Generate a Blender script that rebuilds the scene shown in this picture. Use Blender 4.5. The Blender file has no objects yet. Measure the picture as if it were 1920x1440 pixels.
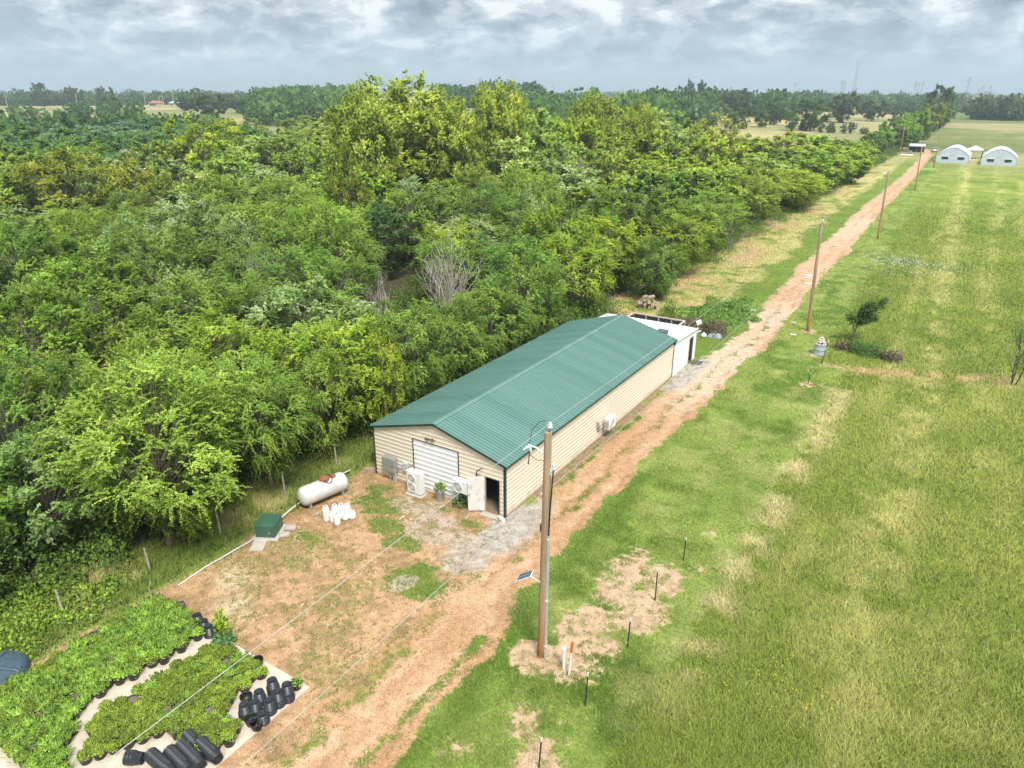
import bpy, math, random
import numpy as np
from mathutils import Vector
R_ = math.radians
scene = bpy.context.scene
C = scene.collection

# ------------------------------------------------------------------ camera, sky, sun, exposure
F_PX, PITCH, YAW = 1363.5, 0.3796, -0.5632
CAM = np.array([16.853, -26.073, 19.5275])
cam = bpy.data.objects.new('camera', bpy.data.cameras.new('camera'))
C.objects.link(cam)
cam.location = CAM
cam.rotation_euler = (math.pi/2 - PITCH, 0, -YAW)
cam.data.sensor_fit = 'HORIZONTAL'
cam.data.sensor_width = 36.0
cam.data.lens = F_PX/1920*36.0
cam.data.clip_start = 0.1
cam.data.clip_end = 30000
scene.camera = cam

SUN_DIR = Vector((0.62, -0.50, 1.15)).normalized()      # towards the sun
EXPOSURE = 1.60
world = bpy.data.worlds.new('World'); scene.world = world
world.use_nodes = True
wn, wl = world.node_tree.nodes, world.node_tree.links
wn.clear()
def wnode(t, **k):
    n = wn.new(t)
    for a, v in k.items(): setattr(n, a, v)
    return n
def wmath(op, a, b=None, c=None, clamp=False):
    n = wnode('ShaderNodeMath', operation=op, use_clamp=clamp)
    for i, v in enumerate((a, b, c)):
        if v is None: continue
        if isinstance(v, (int, float)): n.inputs[i].default_value = v
        else: wl.new(v, n.inputs[i])
    return n.outputs[0]
def wramp(fac, stops, interp='EASE'):
    n = wnode('ShaderNodeValToRGB'); r = n.color_ramp; r.interpolation = interp
    while len(r.elements) < len(stops): r.elements.new(0.5)
    for e, (p, c) in zip(r.elements, stops): e.position = p; e.color = (*c, 1)
    wl.new(fac, n.inputs[0]); return n.outputs[0]
def wmix(f, a, b):
    n = wnode('ShaderNodeMix', data_type='RGBA')
    for s, v in ((n.inputs[0], f), (n.inputs[6], a), (n.inputs[7], b)):
        if isinstance(v, (int, float)): s.default_value = v
        elif isinstance(v, tuple): s.default_value = (*v, 1)
        else: wl.new(v, s)
    return n.outputs[2]
tc = wnode('ShaderNodeTexCoord')
sep = wnode('ShaderNodeSeparateXYZ'); wl.new(tc.outputs['Generated'], sep.inputs[0])
zc = wmath('MAXIMUM', sep.outputs[2], 0.0)
den = wmath('ADD', zc, 0.38)
cmb = wnode('ShaderNodeCombineXYZ')
wl.new(wmath('DIVIDE', sep.outputs[0], den), cmb.inputs[0])
wl.new(wmath('DIVIDE', sep.outputs[1], den), cmb.inputs[1])
def wnoise(scale, detail, rough, dist, off):
    mp = wnode('ShaderNodeMapping'); mp.inputs['Location'].default_value = off
    wl.new(cmb.outputs[0], mp.inputs[0])
    n = wnode('ShaderNodeTexNoise'); n.inputs['Scale'].default_value = scale
    n.inputs['Detail'].default_value = detail; n.inputs['Roughness'].default_value = rough
    n.inputs['Distortion'].default_value = dist
    wl.new(mp.outputs[0], n.inputs['Vector']); return n.outputs['Fac']
n1 = wnoise(7.0, 10, 0.60, 0.20, (3.1, 1.7, 0))
n2 = wnoise(2.2, 4, 0.5, 0.1, (7.3, 2.2, 4))
shape = wmath('ADD', wmath('MULTIPLY', n1, 0.78), wmath('MULTIPLY', n2, 0.34))
cl_col = wramp(shape, [(0.41, (0.215, 0.275, 0.335)), (0.51, (0.34, 0.41, 0.475)), (0.58, (0.53, 0.60, 0.66)), (0.67, (0.86, 0.89, 0.91))])
sky_t = wnode('ShaderNodeTexSky', sky_type='NISHITA')
sky_t.sun_disc = False
sky_t.sun_elevation = math.asin(SUN_DIR.z)
sky_t.sun_rotation = math.atan2(SUN_DIR.x, SUN_DIR.y)
sky_t.air_density = 1.0; sky_t.dust_density = 1.5
nish = wnode('ShaderNodeVectorMath', operation='SCALE'); wl.new(sky_t.outputs[0], nish.inputs[0]); nish.inputs['Scale'].default_value = 0.10
hor = wmix(0.08, (0.49, 0.69, 0.80), nish.outputs[0])
hm = wramp(zc, [(0.004, (0, 0, 0)), (0.055, (0.60, 0.60, 0.60)), (0.10, (0.97, 0.97, 0.97))])
body = wmix(hm, hor, cl_col)
up = wramp(zc, [(0.10, (1, 1, 1)), (0.75, (1.75, 1.75, 1.75))])          # an overcast sky is brightest overhead
fin = wnode('ShaderNodeMix', data_type='RGBA', blend_type='MULTIPLY'); fin.inputs[0].default_value = 1
wl.new(body, fin.inputs[6]); wl.new(up, fin.inputs[7])
bg = wnode('ShaderNodeBackground'); bg.inputs['Strength'].default_value = 0.40
wl.new(fin.outputs[2], bg.inputs['Color'])
wo = wnode('ShaderNodeOutputWorld'); wl.new(bg.outputs[0], wo.inputs['Surface'])

sl = bpy.data.lights.new('sun', 'SUN'); sl.energy = 1.5; sl.angle = R_(16); sl.color = (1.0, 0.95, 0.87)
so = bpy.data.objects.new('sun', sl); C.objects.link(so)
so.rotation_euler = SUN_DIR.to_track_quat('Z', 'Y').to_euler(); so.location = (60, -60, 120)

scene.view_settings.view_transform = 'Standard'
scene.view_settings.look = 'None'
scene.view_settings.exposure = EXPOSURE
scene.view_settings.gamma = 1.0
cy = scene.cycles
cy.max_bounces = 6; cy.diffuse_bounces = 4; cy.glossy_bounces = 2; cy.transmission_bounces = 4
cy.transparent_max_bounces = 6; cy.volume_bounces = 0
cy.use_denoising = True
cy.caustics_reflective = False; cy.caustics_refractive = False

# ------------------------------------------------------------------ geometry of the view, used to stand things on the ground
_f = np.array([math.sin(YAW)*math.cos(PITCH), math.cos(YAW)*math.cos(PITCH), -math.sin(PITCH)])
_r = np.array([math.cos(YAW), -math.sin(YAW), 0.0])
_u = np.cross(_r, _f)
def ray(px, py): return _f + (px-960)/F_PX*_r - (py-720)/F_PX*_u
def sstep(a, b, x):
    t = np.clip((x-a)/(b-a), 0, 1); return t*t*(3-2*t)
def terrain(x, y):
    x = np.asarray(x, float); y = np.asarray(y, float)
    d = np.hypot(x-CAM[0], y-CAM[1])
    left = sstep(-0.02, -0.35, (x+8)/np.maximum(d, 1))
    z = sstep(300, 620, d)*(3.6 + 4.6*left) + sstep(900, 2200, d)*3.0
    z = z + sstep(300, 700, d)*1.6*np.sin(x*0.006+1.3)*np.cos(y*0.005)
    return z
def G(px, py, z=0.0):
    d = ray(px, py); t = (z-CAM[2])/d[2]; q = CAM+t*d
    return float(q[0]), float(q[1])
def P(px, dist, py=190):
    d = ray(px, py)[:2]; d = d/np.linalg.norm(d)
    return float(CAM[0]+d[0]*dist), float(CAM[1]+d[1]*dist)
def to_px(x, y, z):
    v = np.stack([np.asarray(x, float)-CAM[0], np.asarray(y, float)-CAM[1], np.asarray(z, float)-CAM[2]], -1)
    w = v@_f
    return 960+F_PX*(v@_r)/w, 720-F_PX*(v@_u)/w, w

# ------------------------------------------------------------------ noise
def _hash(ix, iy, seed):
    h = (ix.astype(np.int64)*374761393 + iy.astype(np.int64)*668265263 + seed*1442695041) & 0xffffffff
    h = ((h ^ (h >> 13))*1274126177) & 0xffffffff
    h = ((h ^ (h >> 16))*2246822519) & 0xffffffff
    return ((h ^ (h >> 15)) & 0xffffff)/float(0xffffff)
def vnoise(x, y, seed=0):
    ix, iy = np.floor(x), np.floor(y); fx, fy = x-ix, y-iy
    fx = fx*fx*(3-2*fx); fy = fy*fy*(3-2*fy)
    a, b = _hash(ix, iy, seed), _hash(ix+1, iy, seed)
    c, d = _hash(ix, iy+1, seed), _hash(ix+1, iy+1, seed)
    return (a*(1-fx)+b*fx)*(1-fy) + (c*(1-fx)+d*fx)*fy
def fbm(x, y, s, octv=4, seed=0):
    t = 0.0; a = 0.5; n = 0.0; f = s
    for o in range(octv):
        t = t + a*vnoise(x*f+o*17.3, y*f-o*9.1, seed+o*7); n += a; a *= 0.5; f *= 2.03
    return t/n

# ------------------------------------------------------------------ materials
def new_mat(name):
    m = bpy.data.materials.new(name); m.use_nodes = True
    nt = m.node_tree; nt.nodes.clear()
    out = nt.nodes.new('ShaderNodeOutputMaterial')
    bs = nt.nodes.new('ShaderNodeBsdfPrincipled')
    nt.links.new(bs.outputs[0], out.inputs['Surface'])
    return m, nt, bs, out
def nd(nt, t, **k):
    n = nt.nodes.new(t)
    for a, v in k.items(): setattr(n, a, v)
    return n
def ramp(nt, fac, stops, interp='LINEAR'):
    n = nd(nt, 'ShaderNodeValToRGB'); r = n.color_ramp; r.interpolation = interp
    while len(r.elements) < len(stops): r.elements.new(0.5)
    for e, (p, c) in zip(r.elements, stops):
        e.position = p; e.color = (*c, 1) if len(c) == 3 else c
    nt.links.new(fac, n.inputs[0]); return n.outputs[0]
def noise(nt, scale, detail=4, rough=0.55, vec=None, dist=0.0, stretch=None):
    n = nd(nt, 'ShaderNodeTexNoise'); n.inputs['Scale'].default_value = scale
    n.inputs['Detail'].default_value = detail; n.inputs['Roughness'].default_value = rough; n.inputs['Distortion'].default_value = dist
    if vec is None:
        t = nd(nt, 'ShaderNodeTexCoord'); vec = t.outputs['Object']
    if stretch:
        mp = nd(nt, 'ShaderNodeMapping'); mp.inputs['Scale'].default_value = stretch
        nt.links.new(vec, mp.inputs[0]); vec = mp.outputs[0]
    nt.links.new(vec, n.inputs['Vector']); return n.outputs['Fac']
def mix(nt, f, a, b, blend='MIX'):
    n = nd(nt, 'ShaderNodeMix', data_type='RGBA', blend_type=blend)
    for s, v in ((n.inputs[0], f), (n.inputs[6], a), (n.inputs[7], b)):
        if isinstance(v, (int, float)): s.default_value = v
        elif isinstance(v, tuple): s.default_value = (*v, 1)
        else: nt.links.new(v, s)
    return n.outputs[2]
def bump(nt, bs, h, strength=0.3, dist=0.02):
    b = nd(nt, 'ShaderNodeBump'); b.inputs['Strength'].default_value = strength; b.inputs['Distance'].default_value = dist
    nt.links.new(h, b.inputs['Height']); nt.links.new(b.outputs[0], bs.inputs['Normal'])
MATS = {}
def worn(name, col, rough=0.6, var=0.25, scale=2.5, metal=0.0, stain=None, stain_at=(0.6, 0.75), stain_scale=1.5, bmp=0.0, streak=False, spec=0.4):
    """a painted / weathered surface: colour drifting with two noises, optional stains with a shape of their own"""
    if name in MATS: return MATS[name]
    m, nt, bs, out = new_mat(name)
    a = noise(nt, scale, 5, 0.6)
    lo = tuple(c*(1-var) for c in col); hi = tuple(min(1, c*(1+var*0.6)) for c in col)
    c = ramp(nt, a, [(0.3, lo), (0.7, hi)])
    fine = noise(nt, scale*14, 3, 0.6, stretch=(1, 1, 0.12) if streak else None)
    c = mix(nt, 0.35, c, ramp(nt, fine, [(0.3, tuple(x*(1-var) for x in col)), (0.7, hi)]))
    if stain:
        s = noise(nt, stain_scale, 6, 0.65, dist=0.4)
        f = ramp(nt, s, [(stain_at[0], (0, 0, 0)), (stain_at[1], (1, 1, 1))])
        c = mix(nt, f, c, stain)
    nt.links.new(c, bs.inputs['Base Color'])
    bs.inputs['Roughness'].default_value = rough; bs.inputs['Metallic'].default_value = metal
    bs.inputs['Specular IOR Level'].default_value = spec
    if bmp: bump(nt, bs, fine, bmp, 0.01)
    MATS[name] = m; return m

def soft_normal(nt, bs, tr, up, out=0.0, geo_w=1.0):
    """leaves and blades are far finer than a pixel: lean their normals out of the clump they belong to, as a mass of them would shade"""
    g = nd(nt, 'ShaderNodeNewGeometry')
    sc = nd(nt, 'ShaderNodeVectorMath', operation='SCALE'); nt.links.new(g.outputs['Normal'], sc.inputs[0]); sc.inputs['Scale'].default_value = geo_w
    a = nd(nt, 'ShaderNodeVectorMath', operation='ADD'); nt.links.new(sc.outputs[0], a.inputs[0]); a.inputs[1].default_value = (0, 0, up)
    v = a.outputs[0]
    if out:
        at = nd(nt, 'ShaderNodeAttribute', attribute_name='n_out')
        vt = nd(nt, 'ShaderNodeVectorTransform', vector_type='NORMAL', convert_from='OBJECT', convert_to='WORLD'); nt.links.new(at.outputs['Vector'], vt.inputs[0])
        s2 = nd(nt, 'ShaderNodeVectorMath', operation='SCALE'); nt.links.new(vt.outputs[0], s2.inputs[0]); s2.inputs['Scale'].default_value = out
        b = nd(nt, 'ShaderNodeVectorMath', operation='ADD'); nt.links.new(v, b.inputs[0]); nt.links.new(s2.outputs[0], b.inputs[1]); v = b.outputs[0]
    n = nd(nt, 'ShaderNodeVectorMath', operation='NORMALIZE'); nt.links.new(v, n.inputs[0])
    nt.links.new(n.outputs[0], bs.inputs['Normal'])
def leaf_mat(name, stops, trans=0.40, rough=0.55):
    if name in MATS: return MATS[name]
    m, nt, bs, out = new_mat(name)
    at = nd(nt, 'ShaderNodeAttribute', attribute_name='tint')
    oi = nd(nt, 'ShaderNodeObjectInfo')
    c = ramp(nt, at.outputs['Fac'], stops)
    c = mix(nt, 1.0, c, oi.outputs['Color'], 'MULTIPLY')
    nt.links.new(c, bs.inputs['Base Color'])
    bs.inputs['Roughness'].default_value = rough; bs.inputs['Specular IOR Level'].default_value = 0.25
    tr = nd(nt, 'ShaderNodeBsdfTranslucent'); nt.links.new(c, tr.inputs['Color'])
    mx = nd(nt, 'ShaderNodeMixShader'); mx.inputs[0].default_value = trans
    nt.links.new(bs.outputs[0], mx.inputs[1]); nt.links.new(tr.outputs[0], mx.inputs[2])
    nt.links.new(mx.outputs[0], out.inputs['Surface'])
    soft_normal(nt, bs, tr, .35, 1.1, .40)
    MATS[name] = m; return m
def vcol_mat(name, rough=0.8, trans=0.2, fine=0.0):
    if name in MATS: return MATS[name]
    m, nt, bs, out = new_mat(name)
    at = nd(nt, 'ShaderNodeAttribute', attribute_name='col')
    nt.links.new(at.outputs['Color'], bs.inputs['Base Color'])
    bs.inputs['Roughness'].default_value = rough; bs.inputs['Specular IOR Level'].default_value = 0.15
    if trans:
        tr = nd(nt, 'ShaderNodeBsdfTranslucent'); nt.links.new(at.outputs['Color'], tr.inputs['Color'])
        mx = nd(nt, 'ShaderNodeMixShader'); mx.inputs[0].default_value = trans
        nt.links.new(bs.outputs[0], mx.inputs[1]); nt.links.new(tr.outputs[0], mx.inputs[2])
        nt.links.new(mx.outputs[0], out.inputs['Surface'])
        soft_normal(nt, bs, tr, 2.2)
    MATS[name] = m; return m

# ------------------------------------------------------------------ object helpers
def tag(o, label=None, cat=None, group=None, kind=None):
    if label: o['label'] = label
    if cat: o['category'] = cat
    if group: o['group'] = group
    if kind: o['kind'] = kind
    return o
def thing(name, label, cat, loc=(0, 0, 0), rz=0.0, group=None):
    o = bpy.data.objects.new(name, None); C.objects.link(o)
    o.empty_display_size = 0.2
    o.location = loc; o.rotation_euler = (0, 0, rz)
    return tag(o, label, cat, group)
def abs_loc(o):
    v = Vector((0, 0, 0))
    while o is not None: v = v+o.location; o = o.parent
    return v
def mesh_np(name, verts, faces_n, idx, mat=None, attrs=None, smooth=False):
    """fast mesh: verts (N,3), all faces with faces_n corners, idx flat"""
    me = bpy.data.meshes.new(name)
    verts = np.ascontiguousarray(verts, dtype=np.float32); idx = np.ascontiguousarray(idx, dtype=np.int32).ravel()
    me.vertices.add(len(verts)); me.vertices.foreach_set('co', verts.ravel())
    nf = len(idx)//faces_n
    me.loops.add(len(idx)); me.loops.foreach_set('vertex_index', idx)
    me.polygons.add(nf)
    me.polygons.foreach_set('loop_start', np.arange(nf, dtype=np.int32)*faces_n)
    me.polygons.foreach_set('loop_total', np.full(nf, faces_n, dtype=np.int32))
    me.polygons.foreach_set('use_smooth', np.full(nf, bool(smooth)))
    for k, v in (attrs or {}).items():
        v = np.ascontiguousarray(v, dtype=np.float32)
        if v.ndim == 1:
            a = me.attributes.new(k, 'FLOAT', 'POINT'); a.data.foreach_set('value', v)
        elif k.startswith('n_'):
            a = me.attributes.new(k, 'FLOAT_VECTOR', 'POINT'); a.data.foreach_set('vector', v.ravel())
        else:
            a = me.attributes.new(k, 'FLOAT_COLOR', 'POINT')
            a.data.foreach_set('color', np.concatenate([v, np.ones((len(v), 1), np.float32)], 1).ravel())
    if mat and mat.name.startswith('leaves_') and 'n_out' not in (attrs or {}):
        a = me.attributes.new('n_out', 'FLOAT_VECTOR', 'POINT'); a.data.foreach_set('vector', np.tile(np.array([0, .05, 1.0], np.float32), len(verts)))
    me.update(calc_edges=True)
    if mat: me.materials.append(mat)
    return me
def link(name, me, parent=None, loc=None):
    o = bpy.data.objects.new(name, me); C.objects.link(o)
    if parent is not None: o.parent = parent
    if loc is not None: o.location = loc
    return o
class MB:
    """collects shapes given in world coordinates (or local ones when the root stands at the origin)"""
    def __init__(s): s.v = []; s.f = []; s.sm = []
    def add(s, vs, fs, smooth=False):
        b = len(s.v); s.v += [tuple(map(float, q)) for q in vs]
        s.f += [tuple(i+b for i in f) for f in fs]; s.sm += [smooth]*len(fs); return s
    def box(s, x0, x1, y0, y1, z0, z1, bev=0.0):
        if bev:
            bev = min(bev, (x1-x0)*.45, (y1-y0)*.45, (z1-z0)*.45); vs = []; fs = []
            # eight corners cut into three vertices each
            ids = {}
            for i, X in enumerate((x0, x1)):
                for j, Y in enumerate((y0, y1)):
                    for k, Z in enumerate((z0, z1)):
                        sx, sy, sz = (1, -1)[i], (1, -1)[j], (1, -1)[k]
                        ids[i, j, k] = len(vs)
                        vs += [(X, Y+sy*bev, Z+sz*bev), (X+sx*bev, Y, Z+sz*bev), (X+sx*bev, Y+sy*bev, Z)]
            c = lambda i, j, k, a: ids[i, j, k]+a
            for i in (0, 1):
                q = [c(i, 0, 0, 0), c(i, 1, 0, 0), c(i, 1, 1, 0), c(i, 0, 1, 0)]; fs.append(tuple(q if i else q[::-1]))
                q = [c(0, i, 0, 1), c(1, i, 0, 1), c(1, i, 1, 1), c(0, i, 1, 1)]; fs.append(tuple(q[::-1] if i else q))
                q = [c(0, 0, i, 2), c(1, 0, i, 2), c(1, 1, i, 2), c(0, 1, i, 2)]; fs.append(tuple(q if i else q[::-1]))
            for a in (0, 1):
                for b in (0, 1):
                    q = [c(0, a, b, 1), c(1, a, b, 1), c(1, a, b, 2), c(0, a, b, 2)]; fs.append(tuple(q))
                    q = [c(a, 0, b, 0), c(a, 1, b, 0), c(a, 1, b, 2), c(a, 0, b, 2)]; fs.append(tuple(q))
                    q = [c(a, b, 0, 0), c(a, b, 1, 0), c(a, b, 1, 1), c(a, b, 0, 1)]; fs.append(tuple(q))
            for k in ids: fs.append(tuple(ids[k]+i for i in range(3)))
            return s.add(vs, fs)
        v = [(x0, y0, z0), (x1, y0, z0), (x1, y1, z0), (x0, y1, z0), (x0, y0, z1), (x1, y0, z1), (x1, y1, z1), (x0, y1, z1)]
        return s.add(v, [(3, 2, 1, 0), (4, 5, 6, 7), (0, 1, 5, 4), (1, 2, 6, 5), (2, 3, 7, 6), (3, 0, 4, 7)])
    def obox(s, c, sx, sy, sz, rz=0.0, bev=0.0, tilt=0.0):
        t = MB(); t.box(-sx/2, sx/2, -sy/2, sy/2, 0, sz, bev)
        ca, sa = math.cos(rz), math.sin(rz); ct, st = math.cos(tilt), math.sin(tilt)
        vs = []
        for x, y, z in t.v:
            x, z = x*ct+z*st, -x*st+z*ct
            vs.append((c[0]+x*ca-y*sa, c[1]+x*sa+y*ca, c[2]+z))
        return s.add(vs, t.f)
    def tube(s, a, b, r0, r1=None, n=10, caps=True, smooth=True):
        return s.path([a, b], [r0, r0 if r1 is None else r1], n, caps, smooth)
    def path(s, pts, rad, n=8, caps=True, smooth=True):
        pts = [Vector(p) for p in pts]; m = len(pts)
        if isinstance(rad, (int, float)): rad = [rad]*m
        vs = []; fs = []; prev = None
        for i, p in enumerate(pts):
            d = (pts[min(i+1, m-1)]-pts[max(i-1, 0)]).normalized()
            if prev is None:
                a = d.orthogonal().normalized() if abs(d.z) < .99 else Vector((1, 0, 0))
            else: a = (prev-d*prev.dot(d)).normalized()
            prev = a; b = d.cross(a)
            for k in range(n):
                t = 2*math.pi*k/n; vs.append(p+(a*math.cos(t)+b*math.sin(t))*rad[i])
        for i in range(m-1):
            for k in range(n):
                k2 = (k+1) % n; fs.append((i*n+k, i*n+k2, (i+1)*n+k2, (i+1)*n+k))
        s.add(vs, fs, smooth)
        if caps: s.add(vs[:n], [tuple(range(n))[::-1]]); s.add(vs[-n:], [tuple(range(n))])
        return s
    def lathe(s, prof, c=(0, 0, 0), n=20, axis='z', smooth=True, rz=0.0):
        """prof: (radius, height) pairs"""
        vs = []; fs = []; m = len(prof)
        for r, h in prof:
            for k in range(n):
                t = 2*math.pi*k/n; x, y, z = r*math.cos(t), r*math.sin(t), h
                if axis == 'x':
                    x, y, z = z, x, y
                    x, y = x*math.cos(rz)-y*math.sin(rz), x*math.sin(rz)+y*math.cos(rz)
                vs.append((c[0]+x, c[1]+y, c[2]+z))
        for i in range(m-1):
            for k in range(n):
                k2 = (k+1) % n; fs.append((i*n+k, i*n+k2, (i+1)*n+k2, (i+1)*n+k))
        s.add(vs, fs, smooth)
        s.add(vs[:n], [tuple(range(n))[::-1]]); s.add(vs[-n:], [tuple(range(n))])
        return s
    def build(s, name, mat, parent=None, label=None):
        off = abs_loc(parent) if parent is not None else Vector((0, 0, 0))
        me = bpy.data.meshes.new(name)
        me.from_pydata([(x-off.x, y-off.y, z-off.z) for x, y, z in s.v], [], s.f)
        me.polygons.foreach_set('use_smooth', s.sm)
        me.materials.append(mat); me.update()
        o = link(name, me, parent)
        if label: o['label'] = label
        return o
def copy_thing(src, loc, rz=None, label=None, group=None):
    c = src.copy(); C.objects.link(c); c.location = loc
    if rz is not None: c.rotation_euler = (0, 0, rz)
    if label: c['label'] = label
    if group: c['group'] = group
    for ch in src.children:
        k = ch.copy(); C.objects.link(k); k.parent = c
        for g in ch.children:
            q = g.copy(); C.objects.link(q); q.parent = k
    return c
rng = np.random.default_rng(7)
random.seed(7)

# ------------------------------------------------------------------ the ground and what grows on it
ROAD_Y = [-60, -25, -16.4, -11, -6.8, -2, 3, 21, 30, 37, 49, 62, 78, 116, 150, 190, 246, 275, 300]
ROAD_L = [1.0, 1.0, 1.1, 1.4, 1.3, 1.0, 0.75, 0.55, 0.9, 1.3, 0.5, 0.0, -0.5, -1.5, -1.7, -1.7, -2.8, -3.6, -6.0]
ROAD_R = [5.1, 4.9, 4.7, 4.5, 4.1, 3.75, 3.45, 3.8, 3.9, 4.0, 3.6, 3.1, 3.3, 2.3, 1.9, 1.35, 0.1, -0.9, -3.4]
def blob(x, y, cx, cy, rx, ry, nz=0.0, soft=0.5):
    d = np.hypot((x-cx)/rx, (y-cy)/ry)+nz
    return 1-sstep(1-soft, 1+soft, d)
def lerp(a, b, t):
    return a+(b-a)*t[:, None]
def K(*c): return np.array(c)
def fields(x, y):
    """colour of the plants, colour of the bare earth, how much of it is overgrown, plant height, road mask, earth kind"""
    one = np.ones((len(x), 1))
    n_big = fbm(x, y, 0.045, 4, 3); n_mid = fbm(x, y, 0.28, 4, 11); n_sm = fbm(x, y, 1.1, 4, 23); n_f = fbm(x, y, 4.0, 3, 31)
    Lr = np.interp(y, ROAD_Y, ROAD_L)+(n_sm-.5)*1.3+(n_mid-.5)*1.1
    Rr = np.interp(y, ROAD_Y, ROAD_R)+(n_sm-.5)*1.1+(n_mid-.5)*0.9
    D = np.hypot(x-CAM[0], y-CAM[1])
    # open field on the right: rank grass, yellowing in long patches
    green = K(.200, .262, .046); lush = K(.145, .213, .036); yel = K(.335, .365, .095); straw = K(.55, .50, .21)
    c = lerp(green[None]*one, yel, sstep(.45, .78, n_mid*.40+n_big*.60)*.55)
    c = lerp(c, lush, sstep(.50, .70, fbm(x, y, .13, 4, 41))*.8)
    st = sstep(.56, .72, fbm(x*1.0, y*.55, .20, 5, 53)*.70+n_sm*.30)
    c = lerp(c, straw, st*.24)
    tr = np.exp(-((x-np.interp(y, [-20, 42, 65, 112, 178, 221, 300], [16.5, 15.8, 15.2, 14, 13, 10.9, 9]))/1.3)**2)*sstep(.35, .6, n_sm*.5+n_mid*.5)*sstep(-20, 6, y)
    c = lerp(c, K(.50, .48, .18), tr*.75)
    for sx_, wd_ in ((12.9, .7), (19.5, 1.2), (23.5, .8), (28, 1.4)):
        c = lerp(c, K(.48, .46, .16), np.exp(-((x-sx_-.6*np.sin(y*.05+sx_))/wd_)**2)*sstep(.38, .62, fbm(x, y*.4, .5, 3, 300+int(sx_)))*.45)
    h = .20+.14*n_mid+.12*n_sm
    far = sstep(200, 330, D)
    fc = lerp(K(.165, .195, .065)[None]*one, K(.33, .30, .155), sstep(.42, .64, fbm(x*.5, y*1.6, .013, 5, 61)*.7+fbm(x, y, .06, 3, 67)*.3))
    fc = lerp(fc, lerp(K(.46, .38, .21)[None]*one, K(.25, .26, .11), sstep(.40, .60, fbm(x, y, .011, 4, 73))), (x < -25)*sstep(.30, .48, fbm(x*.6, y, .008, 4, 71))*.9)
    c = lerp(c, fc, far)
    fr = 31.3+(x-10.4)*.33
    row = np.exp(-((y-fr)/(.75+.6*n_mid))**2)*sstep(9.2, 10.6, x)*sstep(30, 22, x)
    c = lerp(c, K(.55, .40, .22), row*sstep(.3, .55, n_sm)*.85)
    # mown verge right of the drive
    mown = sstep(10.9, 10.3, x+(n_sm-.5)*.6)*(y < 31.5)*1.0
    mown = np.maximum(mown, sstep(5.2, 3.9, x-Rr-(n_mid-.5)*2)*(x > 0)*(y >= 31.5)*sstep(270, 230, y))
    mg = lerp(K(.225, .295, .068)[None]*one, K(.130, .205, .034), sstep(.44, .64, n_mid*.6+n_sm*.4))
    mg = lerp(mg, K(.40, .38, .15), sstep(.55, .72, fbm(x, y, .6, 4, 83))*.38)
    mg = lerp(mg, K(.115, .190, .030), np.exp(-((x-Rr-.7)/.7)**2)*.75*(y < 8))
    c = lerp(c, mg, mown); h = h*(1-mown)+mown*(.07+.09*n_sm)
    sp = np.exp(-((x-11.1-(n_mid-.5)*.8)/(.55+.5*n_sm))**2)*(y < 27)*sstep(-9, -3, y)*sstep(.30, .56, n_mid*.4+n_sm*.6)
    c = lerp(c, K(.60, .52, .28), sp*.85)
    veg = np.ones(len(x)); kind = np.zeros(len(x))
    # worn patches among the fence posts
    w = np.zeros(len(x))
    for cx, cy_, rx, ry, a in ((6.6, -.7, .75, 1.6, 1), (6.9, -5.0, .75, 1.7, .95), (7.7, -6.6, 1.1, 1.5, .95), (8.3, -.4, .8, .9, .85), (8.5, -3.0, .8, 1.6, .8), (7.6, -2.6, .6, .9, .6),
                               (6.3, -7.6, .8, .9, .9), (7.4, -10.0, .9, .8, .65), (8.6, -11.6, .8, .9, .75), (8.9, 26.6, .6, .7, .8), (6.1, 40.0, .9, .7, .9),
                               (8.2, 33.6, .7, .6, .7), (9.6, 31.5, 1.2, .6, .6), (6.2, -12.4, .7, .6, .55), (9.0, 4.0, .5, .5, .5), (9.2, 1.0, .6, .7, .6)):
        w = np.maximum(w, a*blob(x, y, cx, cy_, rx*1.1, ry*1.1, (n_sm-.5)*2.0+(n_f-.5)*.9, .8))
    bare = lerp(K(.50, .355, .230)[None]*one, K(.38, .265, .160), sstep(.4, .7, n_f))
    veg = np.maximum(veg*(1-w), .20+.26*sstep(.40, .62, n_sm*.5+n_f*.5))
    # verge left of the drive, up to the trees
    lv = sstep(.4, -.4, x-Lr)*(y > 27)*(x > -14)
    off = Lr-x
    vg = lerp(K(.165, .235, .045)[None]*one, K(.46, .42, .17), sstep(2.6, 4.2, off+(n_mid-.5)*2.4)*sstep(.30, .52, n_sm*.5+n_mid*.5))
    vg = lerp(vg, K(.48, .355, .20), sstep(5.0, 7.5, off+(n_mid-.5)*3)*sstep(.44, .62, n_mid)*.9)
    c = lerp(c, vg, lv*(1-far)); h = np.where(lv > .5, .10+.18*sstep(2, 5, off)*n_sm, h)
    vp = blob(x, y, -2.2, 41, 2.6, 5.6, (n_sm-.5)*.8, .2)
    c = lerp(c, lerp(K(.12, .235, .055)[None]*one, K(.19, .30, .09), n_f), vp); h = np.where(vp > .4, .3, h)
    # the yard before the barn
    yard = sstep(-9.7, -8.9, x+(n_sm-.5)*1.0)*sstep(1.5, 1.0, x-Lr)*(y < 1.0)
    yc = lerp(K(.495, .310, .175)[None]*one, K(.335, .215, .110), sstep(.40, .64, n_sm*.5+n_f*.5))
    yc = lerp(yc, K(.60, .47, .31), np.maximum(blob(x, y, -7.2, -10.4, .9, .8, n_sm-.5), blob(x, y, -5.9, -11.6, .9, .9, n_sm-.5))*.85)
    yc = lerp(yc, K(.20, .14, .085), sstep(.60, .74, n_f*.6+n_sm*.4)*.5)
    bare = lerp(bare, yc, yard)
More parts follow.
